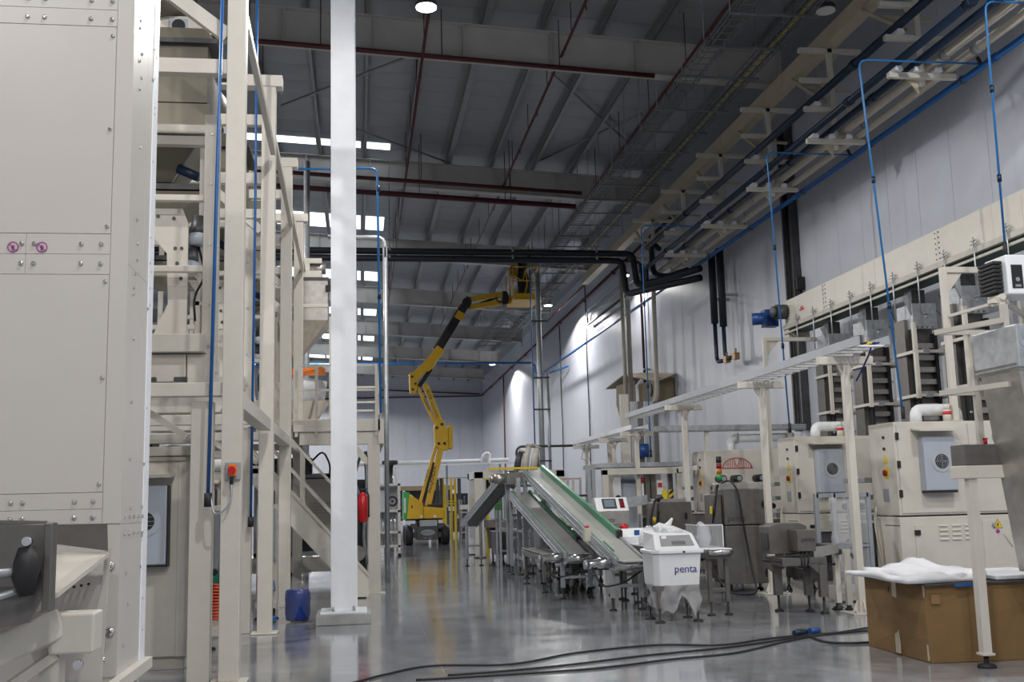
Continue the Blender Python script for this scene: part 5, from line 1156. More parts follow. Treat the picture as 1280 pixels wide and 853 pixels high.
def hopper(Y, label, w=1.2, cx=-2.15, sc=1.0):
    t = Thing('hopper', (cx, Y, 4.4), label, 'hopper')
    HB = HOPS
    t.part('flared_rim', MB().frustum((cx, Y), w+.16, 1.0, 6.28, (cx, Y+.1), w-.1, .8, 6.5), HB)
    t.part('rim_edge', MB().box(cx-w/2-.1, cx+w/2+.1, Y-.53, Y+.53, 6.24, 6.29), DARK)
    t.part('upper_bin', MB().box(cx-w/2, cx+w/2, Y-.46, Y+.46, 5.62, 6.24), HB)
    t.part('lower_bin', MB().box(cx-w/2-.02, cx+w/2+.02, Y-.48, Y+.48, 5.36, 5.6), HB)
    for z in (5.12, 5.24): t.part('collar_beam', MB().box(cx-w/2-.05, cx+w/2+.08, Y-.6, Y-.5, z, z+.09), CREAM)
    t.part('cone', MB().frustum((cx-.05, Y), .55, .4, 4.84, (cx, Y), w, .9, 5.36), HB)
    t.part('cone_edge', MB().bar((cx+.24, Y-.21, 4.84), (cx+w/2+.01, Y-.46, 5.36), .02), GALV)
    t.part('gate', MB().box(cx-.6, cx+.65, Y-.3, Y+.3, 4.74, 4.8), DARK)
    t.part('gate_cylinder', MB().cyl((cx+.3, Y-.3, 4.96), (cx+.52, Y-.32, 4.86), .05, 10), NAVY)
    t.part('feeder_pan', MB().frustum((cx-.2, Y), .8, .5, 4.42, (cx, Y), w-.05, .6, 4.72), HB)
    t.part('inspection_panel', MB().box(cx-.5, cx+w/2-.08, Y-.1, Y+.3, 6.5, 6.72), CREAM)
    f_ = t.part('fan_box', MB().box(cx+.15, cx+.34, Y-.13, Y-.1, 6.52, 6.68), ACG); t.part('fan', MB().cyl((cx+.245, Y-.14, 6.6), (cx+.245, Y-.13, 6.6), .07, 16), BLACK, parent=f_)
    t.part('chute_pipe', MB().tube([(cx+.15, Y, 6.72), (cx+.1, Y, 6.95), (cx-.1, Y, 7.2)], [.2, .28, .3], 14), HB)
    for x in (cx-w/2+.03, cx+w/2-.03):
        for y in (Y-.42, Y+.42): t.part('leg', MB().box(x-.03, x+.03, y-.03, y+.03, 3.1, 5.36), CREAM)
    return t
hopper(11.35, 'dark stainless steel hopper with sloped cone, behind the panelled casing')
hopper(14.65, 'dark stainless steel hopper held by the second cream steel frame')
hopper(17.95, 'dark stainless steel hopper seen above the platform stairs', cx=-2.1)
# hopper standing clear above the platform
t = Thing('hopper', (-1.1, 20.9, 2.9), 'stainless square hopper with pointed cone above orange feeder on the platform', 'hopper')
HX = -1.0; HYc = 20.9
t.part('bin', MB().box(HX-.55, HX+.4, HYc-.5, HYc+.5, 4.95, 5.75), STEEL); t.part('bin_rim', MB().box(HX-.57, HX+.42, HYc-.52, HYc+.52, 5.72, 5.78), DARK)
t.part('band', MB().box(HX-.56, HX+.41, HYc-.52, HYc-.49, 5.2, 5.26), CREAM)
t.part('cone', MB().frustum((HX-.2, HYc), .16, .16, 4.3, (HX-.075, HYc), .95, 1.0, 4.95), STEEL)
t.part('spout', MB().cyl((HX-.2, HYc, 3.9), (HX-.2, HYc, 4.32), .09, 12), DARK)
t.part('feeder_bracket', MB().box(HX-.5, HX+.35, HYc-.3, HYc-.2, 3.92, 4.05).bar((HX-.3, HYc-.3, 3.95), (HX+.3, HYc-.3, 4.08), .06), ORANGE)
t.part('wrapped_feeder', MB().tube([(HX-.5, HYc-.1, 3.6), (HX-.2, HYc-.1, 3.7), (HX+.35, HYc-.1, 3.62)], [.2, .24, .2], 12), FILMB)
t.part('funnel', MB().frustum((HX-.1, HYc), .5, .5, 3.02, (HX-.1, HYc), 1.0, .8, 3.42), CREAM)
t.part('funnel_base', MB().box(HX-.65, HX+.45, HYc-.45, HYc+.4, 2.92, 3.06), CREAM)
t.part('funnel_rib', MB().bar((HX-.35, HYc-.42, 3.42), (HX-.25, HYc-.3, 3.04), .03).bar((HX+.15, HYc-.42, 3.42), (HX+.05, HYc-.3, 3.04), .03), STEEL)
for x in (HX-.58, HX+.47):
    for y in (HYc-.55, HYc+.5): t.part('leg', MB().box(x-.04, x+.04, y-.04, y+.04, 2.9, 5.0), CREAM)
t.part('sensor', MB().box(HX+.36, HX+.46, HYc-.56, HYc-.5, 5.5, 5.62), BLACK)
warning_triangle(t, HX+.2, HYc-.455, 2.95, .07)
t = Thing('gearmotor_unit', (-1.0, 20.5, 5.9), 'cream gearmotor bracket on top of the square stainless hopper', 'gear motor')
t.box('bracket', CREAM, -1.2, -.72, 20.6, 21.2, 5.8, 5.95); t.box('bracket_top', CREAM, -1.05, -.72, 20.6, 20.9, 6.1, 6.2); t.box('bracket_web', CREAM, -1.05, -.95, 20.6, 20.9, 5.95, 6.1)
t.part('motor', MB().cyl((-.95, 20.75, 6.02), (-.65, 20.75, 6.02), .11, 14), STEEL)

# blue air lines on the frames
def frame_hose(pts, label):
    t = Thing('air_drop', pts[0], label, 'air line'); t.tube('hose', BLUE, bend(pts, .12), .016, 8)
    for k in (0, -1): p = Vector(pts[k]); t.part('clip', MB().cyl(p-Vector((0,0,.06)), p+Vector((0,0,.06)), .034, 8), BLACK)
frame_hose([(-1.23, 9.6, 7.3), (-1.27, 9.6, 4.2), (-1.3, 9.6, 1.55)], 'blue air line running down in front of the nearest hopper frame')
frame_hose([(-1.26, 13.0, 8.4), (-1.26, 13.05, 5.0), (-1.28, 13.1, 1.3)], 'blue air line running down the second hopper frame')
t = Thing('air_drop', (.32, 17.2, 2.9), 'thin blue air line bending down beside the white column', 'air line')
t.tube('hose', BLUEH, bend([(-1.4, 17.2, 6.9), (.3, 17.2, 6.95), (.33, 17.2, 2.9)], .12), .02, 8)
for z in (6.6, 4.8): t.part('union', MB().cyl((.32, 17.2, z-.05), (.32, 17.2, z+.05), .03, 8), NAVY)
t = Thing('service_post', (-.05, 23, 0), 'tall galvanised service pipe rising behind the white column towards the roof', 'post')
t.tube('pipe', GALV, [(-1.2, 24.5, .05), (-1.2, 24.5, 9.4)], .07, 10); t.box('foot', GALV, -1.32, -1.08, 24.4, 24.6, 0, .05)
t.tube('riser', GALV, [(.5, 20.5, 0), (.5, 20.5, 6.4)], .045, 10)
t.tube('elbow', GALV, bend([(.5, 20.5, 6.2), (.5, 20.5, 6.6), (-.6, 20.5, 6.6)], .25), .045, 10)

# ================================================================== control cabinets under the frames
def low_cabinet(Y, label, x1=-1.59):
    t = Thing('control_cabinet', (x1-.6, Y+.4, 0), label, 'control cabinet')
    t.box('body', CREAM_D, -3.1, x1, Y, Y+.8, .12, 1.93, bev=.01); t.box('side_strip', CREAM_D, x1-.12, x1+.004, Y-.004, Y+.1, .12, 1.93)
    t.box('plinth', CREAM_D, -3.05, x1-.04, Y+.05, Y+.75, 0, .12)
    t.box('lid', mat('grey_lid', (.32, .3, .26), .6), -2.15, x1+.01, Y-.02, Y+.8, 1.93, 1.97)
    a = t.box('cooling_unit', ACG, -2.15, -1.79, Y-.14, Y, .97, 1.7, bev=.012)
    t.part('unit_edge', MB().box(-2.16, -1.775, Y-.13, Y-.0, .95, .97).box(-1.79, -1.775, Y-.13, Y, .97, 1.7), BLACK, parent=a)
    cx, cz = -1.98, 1.37
    t.part('grille_ring', MB().cyl((cx, Y-.14, cz), (cx, Y-.147, cz), .14, 28), ACG, parent=a)
    t.part('grille', MB().cyl((cx, Y-.146, cz), (cx, Y-.152, cz), .085, 24), BLACK, parent=a)
    t.part('grille_wires', MB().bar((cx-.085, Y-.155, cz), (cx+.085, Y-.155, cz), .005).bar((cx, Y-.155, cz-.085), (cx, Y-.155, cz+.085), .005).bar((cx-.07, Y-.155, cz+.04), (cx+.07, Y-.155, cz+.04), .004).bar((cx-.07, Y-.155, cz-.04), (cx+.07, Y-.155, cz-.04), .004), ALU, parent=a)
    t.part('hood', MB().prism([(Y, 1.82), (Y-.24, 1.79), (Y-.24, 1.77), (Y, 1.79)], 'x', -2.2, -1.74), CREAM)
    t.part('vent_block', MB().box(-2.6, -2.0, Y+.2, Y+.6, 1.97, 2.2), BLACK)
    t.part('wrapped_part', MB().tube([(-2.05, Y+.15, 2.0), (-1.8, Y+.2, 2.03), (-1.62, Y+.2, 2.02)], [.05, .08, .06], 10), FILMW)
    return t
low_cabinet(10.6, 'cream control cabinet with grey cooling unit under the nearest hopper frame')
low_cabinet(13.95, 'cream control cabinet under the second hopper frame', -1.62)
def valve_set(Y, X, label, black=False):
    t = Thing('air_treatment_unit', (X, Y, .1), label, 'air unit')
    t.box('back_plate', ALU, X-.1, X+.12, Y, Y+.03, .75, 1.45)
    t.box('side_rail', GALV, X+.1, X+.13, Y-.03, Y, .75, 1.45)
    t.part('valve', MB().box(X-.05, X+.05, Y-.1, Y, .68, .78).cyl((X, Y-.06, .55), (X, Y-.06, .68), .04, 10), mat('green_valve', (.01, .15, .09), .4))
    t.part('knob', MB().cyl((X-.04, Y-.1, .8), (X-.04, Y-.02, .8), .035, 10), BLACK)
    pts = [(X-.03+(.06+.03*math.sin(k*math.pi/85))*math.cos(k*.9), Y-.1+.05*math.sin(k*.9), .7-.0046*k) for k in range(86)]
    t.part('coil_hose', MB().tube(pts, .012, 6), REDC)
    t.part('feed_hose', MB().tube(bend([(X+.02, Y-.08, 1.45), (X+.03, Y-.08, 1.0), (X+.02, Y-.1, .7)], .1), .012, 6), BLUEH)
    t.part('loop_hose', MB().tube(bend([(X, Y-.08, .6), (X+.05, Y-.1, .4), (X+.12, Y-.1, .35), (X+.1, Y-.08, .5)], .08), .01, 6), BLUEH)
    t.box('support', CREAM, X-.14, X+.14, Y+.03, Y+.1, .2, 1.5)
    t.box('foot_rail', CREAM, X-.14, X+.14, Y-.12, Y+.12, .14, .22)
    for x in (X-.08, X+.1): t.part('foot', MB().tube([(x, Y-.05, 0), (x, Y-.05, .02), (x, Y-.05, .03), (x, Y-.05, .15)], [.07, .06, .018, .018], 12), BLACK)
    if black: t.box('black_box', BLACK, X-.11, X+.1, Y-.02, Y+.03, 1.5, 1.68)
valve_set(12.0, -1.5, 'air preparation set with orange coiled hose behind the nearest frame post')
valve_set(14.9, -1.24, 'air preparation set with orange coiled hose and black box, behind the second frame post', True)
t = Thing('stop_station', (-1.1, 9.8, 1.7), 'yellow emergency stop box with red button, on the nearest hopper frame post', 'switch')
t.box('plate', ALU, -1.16, -1.03, 9.6, 9.64, 1.72, 1.87); t.box('box', ORANGE, -1.13, -1.06, 9.55, 9.6, 1.75, 1.85); t.part('button', MB().cyl((-1.095, 9.51, 1.8), (-1.095, 9.55, 1.8), .032, 14), RED)
t.part('cable', MB().tube(bend([(-1.1, 9.57, 1.74), (-1.1, 9.57, 1.5), (-1.25, 9.58, 1.4), (-1.28, 9.6, 1.6)], .1), .009, 6), GALV); t.part('gland', MB().cyl((-1.1, 9.57, 1.68), (-1.1, 9.57, 1.74), .016, 8), BLACK)

# ================================================================== white building column
t = Thing('building_column', (-.2, 14.05, 0), 'tall white steel H column on a grey concrete plinth', 'column')
t.box('plinth', PLINTH, -.55, .13, 13.75, 14.45, 0, .13, bev=.01)
t.box('base_plate', WHITE, -.5, .08, 13.8, 14.4, .13, .155)
t.box('front_flange', WHITE, -.37, -.055, 13.95, 13.97, .155, 12.0, bev=.003); t.box('rear_flange', WHITE, -.37, -.04, 14.25, 14.27, .155, 12.0, bev=.003)
t.box('web', WHITE, -.24, -.22, 13.97, 14.25, .155, 12.0, bev=0)
for x in (-.34, -.08):
    for y in (13.88, 14.34): t.part('anchor_bolt', MB().cyl((x, y, .155), (x, y, .215), .018, 8), GALV)

# ================================================================== platform, stairs
t = Thing('platform', (-.4, 20, 0), 'cream steel mezzanine platform with railings, behind the white column', 'platform')
t.box('deck', CREAM, -3.0, .33, 18.25, 23.0, 2.8, 2.87); t.box('edge_beam', CREAM, -1.1, .34, 18.15, 18.25, 2.68, 2.88); t.box('lower_beam', CREAM, -1.0, .3, 18.2, 18.34, 2.46, 2.67)
t.box('side_beam', CREAM, .3, .4, 18.15, 23.0, 2.46, 2.88)
for x, y in ((.23, 18.26), (.23, 22.5), (-2.8, 18.3)):
    t.box('post', CREAM, x-.1, x+.1, y-.08, y+.08, .015, 2.46); t.box('base_plate', CREAM, x-.18, x+.18, y-.14, y+.14, 0, .015)
t.bar('knee_brace', CREAM, (-.12, 18.26, 2.46), (.14, 18.26, 2.14), .1); t.bar('knee_brace', CREAM, (.23, 18.7, 2.44), (.23, 18.3, 2.1), .08)
for x in (-1.05, -.72, -.3, .28): t.bar('rail_post', CREAM, (x, 18.2, 2.6), (x, 18.2, 3.82), .05)
t.bar('rail_post', CREAM, (.36, 19.9, 2.6), (.36, 19.9, 3.82), .05)
for z in (3.8, 3.38): t.bar('rail', CREAM, (-1.05, 18.2, z), (.28, 18.2, z), .035)
for z in (3.8, 3.46, 3.08): t.bar('side_rail', CREAM, (.36, 18.2, z), (.36, 23, z), .035)
for z in (3.8, 3.48, 3.3, 3.0): t.bar('back_rail', CREAM, (-.6, 22.9, z+.12), (.36, 22.9, z+.12), .04)
t = Thing('staircase', (-.9, 17.75, 0), 'cream steel staircase with handrails climbing behind the white column', 'stairs')
def sx(z): return .12 - (z-.1)*.905
for y in (17.42, 18.06):
    s_ = t.part('stringer', MB().prism([(.13, .02), (.13, .34), (sx(2.86)-.0, 3.1), (sx(2.86)-.25, 2.86), (-.05, .02)], 'y', y-.02, y+.02), CREAM)
    t.part('stringer_lip', MB().bar((.13, y, .34), (sx(2.86), y, 3.1), .08, .02), CREAM, parent=s_)
    for z in (.35, 1.25, 2.2): t.bar('rail_post', CREAM, (sx(z)+.0, y, z), (sx(z), y, z+1.05), .045)
    for dz in (1.02, .55): t.bar('handrail', CREAM, (sx(.3), y, .35+dz), (sx(2.5), y, 2.55+dz), .04)
for k in range(1, 14): z = k*.205; t.box('tread', CREAM_D, sx(z)-.2, sx(z)+.05, 17.44, 18.04, z-.03, z)
t.part('foot', MB().cyl((.02, 17.5, 0), (.02, 17.5, .03), .07, 12).cyl((.02, 18.0, 0), (.02, 18.0, .03), .07, 12), BLACK)
t = Thing('fire_extinguisher', (.04, 17.95, 1.15), 'red fire extinguisher hanging beside the platform post', 'extinguisher')
t.part('cylinder', MB().tube([(.04, 18.16, 1.17), (.04, 18.16, 1.19), (.04, 18.16, 1.56), (.04, 18.16, 1.63), (.04, 18.16, 1.66)], [.06, .085, .085, .05, .03], 16), RED)
t.part('valve_head', MB().cyl((.04, 18.16, 1.66), (.04, 18.16, 1.72), .025, 10).box(.0, .12, 18.14, 18.18, 1.7, 1.72), BLACK)
t.part('hose', MB().tube(bend([(.08, 18.12, 1.7), (.14, 18.1, 1.62), (.14, 18.1, 1.25)], .05), .014, 8), BLACK)
t.part('bracket', MB().box(.04, .15, 18.2, 18.24, 1.55, 1.6), GALV)
# blue drum in clear film
t = Thing('plastic_drum', (-.8, 14.35, 0), 'blue plastic drum wrapped in crumpled clear film, beside the column plinth', 'drum')
t.part('drum', MB().tube([(-.8, 14.35, z) for z in (.02, .03, .08, .1, .26, .28, .36, .4, .41)], [.13, .15, .155, .162, .16, .165, .16, .15, .13], 24), mat('blue_plastic', (.006, .03, .2), .25, var=.15))
t.part('film', film_skirt(-.8, 14.35, .23, .22, .02, .46, 9), FILMT)
t.part('film_top', MB().tube([(-.8, 14.35, .46), (-.78, 14.34, .49), (-.8, 14.35, .5)], [.2, .13, .02], 16), FILMT)
tag(mk('coiled_hose', MB().tube([(-1.18+.1*math.cos(k*.6), 14.35+.1*math.sin(k*.6), .025+.0012*k) for k in range(42)], .014, 6), BLUEH), 'small coil of blue hose on the floor by the blue drum', 'hose')
# floor cables
def cable(pts, r, label, grp=None):
    P = [Vector((x, y, r*1.05)) for x, y in pts]; sm = []
    for i in range(len(P)-1):
        p0, p1, p2, p3 = P[max(i-1, 0)], P[i], P[i+1], P[min(i+2, len(P)-1)]
        for k in range(6):
            s = k/6; sm.append(.5*((2*p1)+(p2-p0)*s+(2*p0-5*p1+4*p2-p3)*s*s+(3*p1-p0-3*p2+p3)*s**3))
    sm.append(P[-1]); return tag(mk('floor_cable', MB().tube(sm, r, 7), BLACK), label, 'cable', grp)
def fl_pts(L): return [(on_z(x, y).x, on_z(x, y).y) for x, y in L]
cable(fl_pts([(440, 856), (482, 845), (540, 834), (640, 832), (720, 818), (820, 808), (900, 808), (960, 800), (1000, 796)]), .010, 'black cable looping highest on the open floor, leftmost end near the column')
cable(fl_pts([(560, 846), (640, 840), (720, 832), (800, 822), (900, 812), (960, 804), (1010, 796), (1050, 792), (1086, 786)]), .010, 'black cable crossing the floor between two others to the cardboard box')
cable(fl_pts([(520, 852), (620, 846), (740, 838), (840, 826), (920, 818), (980, 804), (1030, 795), (1086, 790)]), .010, 'black cable lying nearest the bottom floor joint end, reaching the cardboard box')
cable(fl_pts([(1010, 796), (1030, 804), (1060, 806), (1090, 805)]), .012, 'short black cable loop on the floor beside the cardboard box')
p = on_z(993, 797); q = on_z(1008, 795)
t = Thing('cable_connector', (p.x, p.y, 0), 'pair of blue plug connectors on the floor cables near the cardboard box', 'plug')
t.part('plug', MB().tube([(p.x, p.y, .04), ((p.x+q.x)/2, (p.y+q.y)/2, .04), (q.x, q.y, .04)], [.03, .038, .03], 10), NAVY); t.part('socket', MB().tube([(q.x+.04, q.y, .04), (q.x+.16, q.y+.05, .04)], .036, 10), MOTBLUE)
# ================================================================== machines behind
# framed machine behind the stairs
t = Thing('framed_machine', (-1.2, 21.5, 0), 'cream-based process machine with grey aluminium door frames, under the platform', 'machine')
t.box('base', CREAM, -2.6, -.1, 20.9, 22.2, .22, .5); 
for x in (-1.95, -1.3, -.6):
    for z0 in (.5,): t.box('frame_post', ALU, x-.04, x+.04, 20.92, 21.0, .5, 2.05)
for z in (.52, 1.98): t.box('frame_rail', ALU, -1.99, -.56, 20.92, 21.0, z, z+.08)
t.box('dark_pane', GLASSD, -1.92, -.63, 20.99, 21.01, .6, 1.98, bev=0)
t.box('inner_cabinet', CREAM, -1.05, -.45, 20.75, 20.9, .95, 1.95)
for k in range(4): t.box('vent_slot', CREAM_D, -.95, -.55, 20.74, 20.75, 1.3+k*.06, 1.33+k*.06, bev=0)
t.part('pump', MB().cyl((-1.7, 20.8, 2.2), (-1.2, 20.8, 2.2), .16, 14).box(-1.2, -.9, 20.7, 20.95, 2.05, 2.35), DARK)
t.part('hoses', MB().tube(bend([(-.9, 20.8, 2.3), (-.7, 20.8, 2.5), (-.55, 20.8, 2.2), (-.6, 20.8, 1.9)], .15), .02, 6), BLACK)
for x in (-2.4, -1.3, -.3): t.part('foot', MB().cyl((x, 21.1, 0), (x, 21.1, .22), .05, 10), BLACK)
t = Thing('pallet_machine', (-.2, 20.3, 0), 'dark machine with hanging hoses behind the fire extinguisher', 'machine')
t.box('body', DARK, -.25, .12, 19.6, 20.4, .25, 1.9, bev=.02); t.box('base', CREAM, -.25, .12, 19.6, 20.4, .0, .25)
t.part('hose', MB().tube(bend([(.1, 19.5, 2.4), (.12, 19.5, 1.6), (.05, 19.5, .9), (.12, 19.5, .4)], .2), .03, 8).tube(bend([(.0, 19.5, 2.3), (-.12, 19.5, 1.9), (.0, 19.5, 1.6)], .2), .025, 8), GALV)
t.part('motor', MB().cyl((-.05, 19.45, .6), (-.05, 19.6, .6), .14, 14), STEEL)
# stacked steel frame machine left of the lift
t = Thing('frame_machine', (.8, 30.5, 0), 'open steel frame machine with black handwheel, just left of the boom lift aisle', 'machine')
for x in (.5, 1.06):
    for y in (30, 31.4): t.box('post', STEEL, x-.04, x+.04, y-.04, y+.04, .08, 2.0)
for z in (.25, .62, 1.2, 1.92): t.box('shelf', STEEL, .46, 1.1, 29.96, 31.44, z, z+.06)
t.part('handwheel', MB().tube([(.88+.12*math.cos(k*math.pi/10), 29.92, 1.5+.12*math.sin(k*math.pi/10)) for k in range(21)], .03, 6).cyl((.88, 29.92, 1.5), (.88, 29.99, 1.5), .04, 8), BLACK)
t.part('back_panel', MB().box(.54, 1.02, 30.7, 30.74, .3, 1.9), ALU)
for x in (.62, .7, .84, .95): t.part('rod', MB().cyl((x, 30.1, .3), (x, 30.1, 1.2), .018, 8), CHROME)
t.part('wrapped_part', MB().box(.55, .8, 30.1, 30.4, 1.26, 1.8), FILMB)
for x in (.5, 1.06): t.part('foot', MB().cyl((x, 30, 0), (x, 30, .09), .05, 10), BLACK)
t = Thing('round_tank', (.9, 33, 0), 'round steel tank top on a laddered stem behind the open frame machine', 'tank')
t.part('dish', MB().tube([(.9, 33, 2.58), (.9, 33, 2.62), (.9, 33, 2.72), (.9, 33, 2.73)], [.1, .24, .25, .2], 20), DARK)
t.part('stem', MB().cyl((.92, 33, 0), (.92, 33, 2.6), .09, 14), CHROME)
for x in (.72, 1.08): t.box('ladder_rail', STEEL, x-.02, x+.02, 32.85, 32.9, 0, 2.5)
for k in range(8): t.box('ladder_rung', STEEL, .72, .78, 32.86, 32.89, .3+k*.28, .33+k*.28); t.box('ladder_rung', STEEL, 1.02, 1.08, 32.86, 32.89, .3+k*.28, .33+k*.28)
# cream portal enclosure at the end of the inclines
t = Thing('portal_enclosure', (4.1, 28.4, 0), 'cream square-tube portal enclosure at the far end of the inclined conveyors', 'enclosure')
for x in (3.05, 5.2):
    for y in (27.9, 29.6): t.box('post', CREAM if y < 29 else WHITE, x-.11, x+.11, y-.09, y+.09, .03, 2.2); t.box('foot_plate', DARK, x-.15, x+.15, y-.12, y+.12, 0, .03)
for y in (27.9, 29.6): t.box('top_beam', CREAM, 2.94, 5.31, y-.09, y+.09, 2.03, 2.22)
for x in (3.05, 5.2): t.box('side_beam', WHITE, x-.09, x+.09, 27.9, 29.6, 2.03, 2.21)
t.box('glass_side', CLEAR, 2.94, 2.95, 28.0, 29.5, .2, 2.0, bev=0)
t.box('yellow_rail', YELS, 3.3, 4.6, 27.75, 27.8, 2.24, 2.3); t.box('yellow_post', YELS, 3.36, 3.44, 29.0, 29.08, 0, 2.2); t.box('yellow_post', YELS, 5.42, 5.5, 28.9, 28.98, 0, 2.25)
t.box('green_screen', mat('green_film', (.06, .22, .06), .4), 3.6, 3.82, 29.1, 29.12, .9, 2.0)
for k, x in enumerate((3.9, 4.15, 4.45, 4.75)): t.box('inner_post', (DUCTC if k % 2 else ALU), x-.035, x+.035, 29.2, 29.27, .2, 2.0)
for x in (3.35, 4.0, 4.6): t.part('actuator', MB().cyl((x, 28.3, 1.75), (x, 28.3, 2.0), .06, 10), BLACK)
t.box('inner_bed', STEEL_D, 3.3, 5.0, 28.2, 29.4, .75, .95); t.box('inner_body', DARK, 3.4, 4.9, 28.6, 29.3, .2, .75)
t = Thing('pneumatic_arm', (4.45, 28.5, 2.2), 'cluster of cream pneumatic cylinders leaning above the portal enclosure', 'machine arm')
for dx, h in ((0, .5), (.22, .65), (.45, .6)):
    t.part('cylinder', MB().tube([(4.15+dx, 28.5, 2.22), (4.2+dx, 28.5, 2.22+h*.6), (4.28+dx, 28.5, 2.22+h)], [.1, .09, .07], 12), CREAM if dx else DARK)
    t.part('cap', MB().cyl((4.28+dx, 28.5, 2.22+h), (4.3+dx, 28.5, 2.27+h), .09, 12), DUCTC)
t.part('head_rod', MB().tube(bend([(4.4, 28.5, 2.85), (4.7, 28.5, 2.92), (4.75, 28.5, 2.3)], .1), .04, 8), STEEL)
# yellow safety fence
t = Thing('safety_fence', (3.3, 41, 0), 'yellow safety fence posts with light curtain columns behind the boom lift', 'fence')
for x, y, h in ((3.12, 41, 2.35), (3.28, 39.2, 2.3), (3.62, 41.5, 2.3), (3.35, 43, 2.1)):
    t.box('post', YELS, x-.04, x+.04, y-.04, y+.04, 0, h)
for x, y in ((2.95, 41.6), (3.02, 40.6), (3.75, 41.2)): t.box('light_curtain', DARK, x-.06, x+.06, y-.05, y+.05, .9, 2.3)
for z in (1.35, 1.45): t.bar('rail', YELS, (3.12, 41, z), (3.62, 41.5, z), .05)
t.bar('top_wire', DARK, (2.9, 41, 2.32), (4.5, 41, 2.32), .02)
for x in (2.95, 3.7, 3.8, 3.9): t.box('chrome_post', CHROME, x-.02, x+.02, 41.8, 41.84, 0, 1.5)
t = Thing('palletiser', (4.0, 44.5, 0), 'low dark palletising machine with bright guards behind the yellow fence', 'machine')
t.box('body', DARK, 3.5, 5.2, 44, 46, .2, 1.2, bev=.03); t.box('blue_hood', NAVY, 3.7, 4.8, 43.8, 44.6, 1.2, 1.75, bev=.05)
for x, z in ((3.55, 1.05), (3.8, .75), (4.1, .5)): t.box('guard', WHITEP, x, x+.22, 43.7, 43.9, z, z+.18)
for x in (3.6, 4.0, 4.4, 5.0): t.box('leg', STEEL, x-.04, x+.04, 43.8, 43.9, 0, 1.0)
t = Thing('storage_rack', (2.0, 60, 0), 'long low rack with kraft coloured boards near the back wall', 'rack')
t.box('top_board', CARDK, .9, 5.2, 60, 61, 2.05, 2.3); t.box('dark_back', DARK, 1.6, 5.2, 60.9, 61, .4, 2.05)
for x in (1.0, 2.4, 3.8, 5.1): t.box('post', WHITE, x-.06, x+.06, 60, 60.12, 0, 2.05)
t.box('lower_board', CARDK, .9, 5.2, 60, 61, .5, .62)
t.box('white_panel', WHITEP, .95, 2.2, 59.95, 60, .65, 1.9)
t = Thing('suction_line', (4, 50, 3.2), 'pale horizontal air duct with a hanging white suction arm, in front of the back wall', 'duct')
t.part('duct', MB().cyl((-1, 50, 3.2), (6.9, 50, 3.3), .09, 10), FILMW); t.part('rail', MB().bar((.5, 49.8, 3.08), (7.4, 49.8, 3.16), .08), WHITEP)
t.part('arm_head', MB().tube(bend([(5.6, 49.9, 3.2), (5.75, 49.9, 3.6), (6.0, 49.9, 3.6), (5.9, 49.9, 2.6), (6.0, 49.9, 1.9)], .2), .07, 8), WHITEP)
for x in (1.5, 4.0, 6.5): t.box('post', ALU, x-.05, x+.05, 50.1, 50.2, 0, 3.2); 
# thermoformer with cream portal frame
t = Thing('thermoformer', (6.1, 24, 0), 'long packing line with cream portal frame, clear doors and blue lettering on its grey cabinet', 'packing machine')
for x in (5.28, 6.95): t.box('portal_post', CREAM, x-.06, x+.06, 22.95, 23.07, 0, 2.06)
t.box('portal_beam', CREAM, 5.22, 7.01, 22.95, 23.07, 1.95, 2.09); t.box('roof_plate', GALV, 5.2, 7.15, 23.35, 24.9, 2.12, 2.22)
t.bar('portal_arm', CREAM, (6.95, 23, 2.02), (7.3, 22.7, 2.06), .1)
for x in (5.0, 5.1): t.box('grey_post', ALU, x-.04, x+.04, 23.3, 23.38, 0, 2.1)
t.box('grey_cabinet', ACG, 5.75, 6.25, 23.6, 24.2, .3, 2.0); t.box('white_door', WHITEP, 5.6, 5.76, 23.5, 23.6, .9, 1.95)
lettering(t, 'colimatic', .13, (5.93, 23.595, 1.78), INKB); t.part('switch', MB().cyl((5.68, 23.44, 1.45), (5.68, 23.5, 1.45), .06, 14), BLACK)
for x in (6.32, 6.45, 6.85): t.box('door_post', STEEL_D, x-.05, x+.05, 23.3, 23.42, .2, 1.98)
t.box('clear_door', CLEAR, 6.5, 6.8, 23.32, 23.34, .8, 1.95, bev=0)
b = t.box('lamp_tube', WHITEP, 6.15, 6.2, 23.2, 23.25, 1.3, 1.75); t.part('red_cap', MB().cyl((6.17, 23.22, 1.78), (6.17, 23.22, 1.88), .05, 10), RED)
b = t.box('notice', WHITEP, 6.5, 6.64, 23.2, 23.21, 1.5, 1.82); t.part('notice_mark', MB().box(6.52, 6.62, 23.19, 23.2, 1.66, 1.76), INKR, parent=b)
for k, x in enumerate((6.62, 6.76)):
    b = t.box('striped_guard', YELS, x-.05, x+.05, 23.0, 23.06, 1.2, 1.6)
    if k: 
        for q in range(3): t.part('black_stripe', MB().prism([(x-.05, 1.22+q*.13), (x+.05, 1.3+q*.13), (x+.05, 1.36+q*.13), (x-.05, 1.28+q*.13)], 'y', 22.99, 23.0), BLACK, parent=b)
t.box('bed', STEEL_D, 6.35, 7.0, 23.45, 26, .7, 1.0); t.box('bed_base', CREAM_D, 6.4, 6.95, 23.5, 25.8, .15, .7)
b = t.box('red_label_plate', WHITEP, 6.85, 7.05, 22.93, 22.94, 1.18, 1.3); t.part('red_label', MB().box(6.87, 7.03, 22.925, 22.93, 1.21, 1.27), INKR, parent=b)
for x in (5.1, 5.35, 6.2): t.part('foot', MB().cyl((x, 23.4, 0), (x, 23.4, .16), .05, 10), BLACK)
t = Thing('glass_cage', (5.0, 25.5, 0), 'small cage of pink and steel posts against the bright wall, left of the portal frame', 'cage')
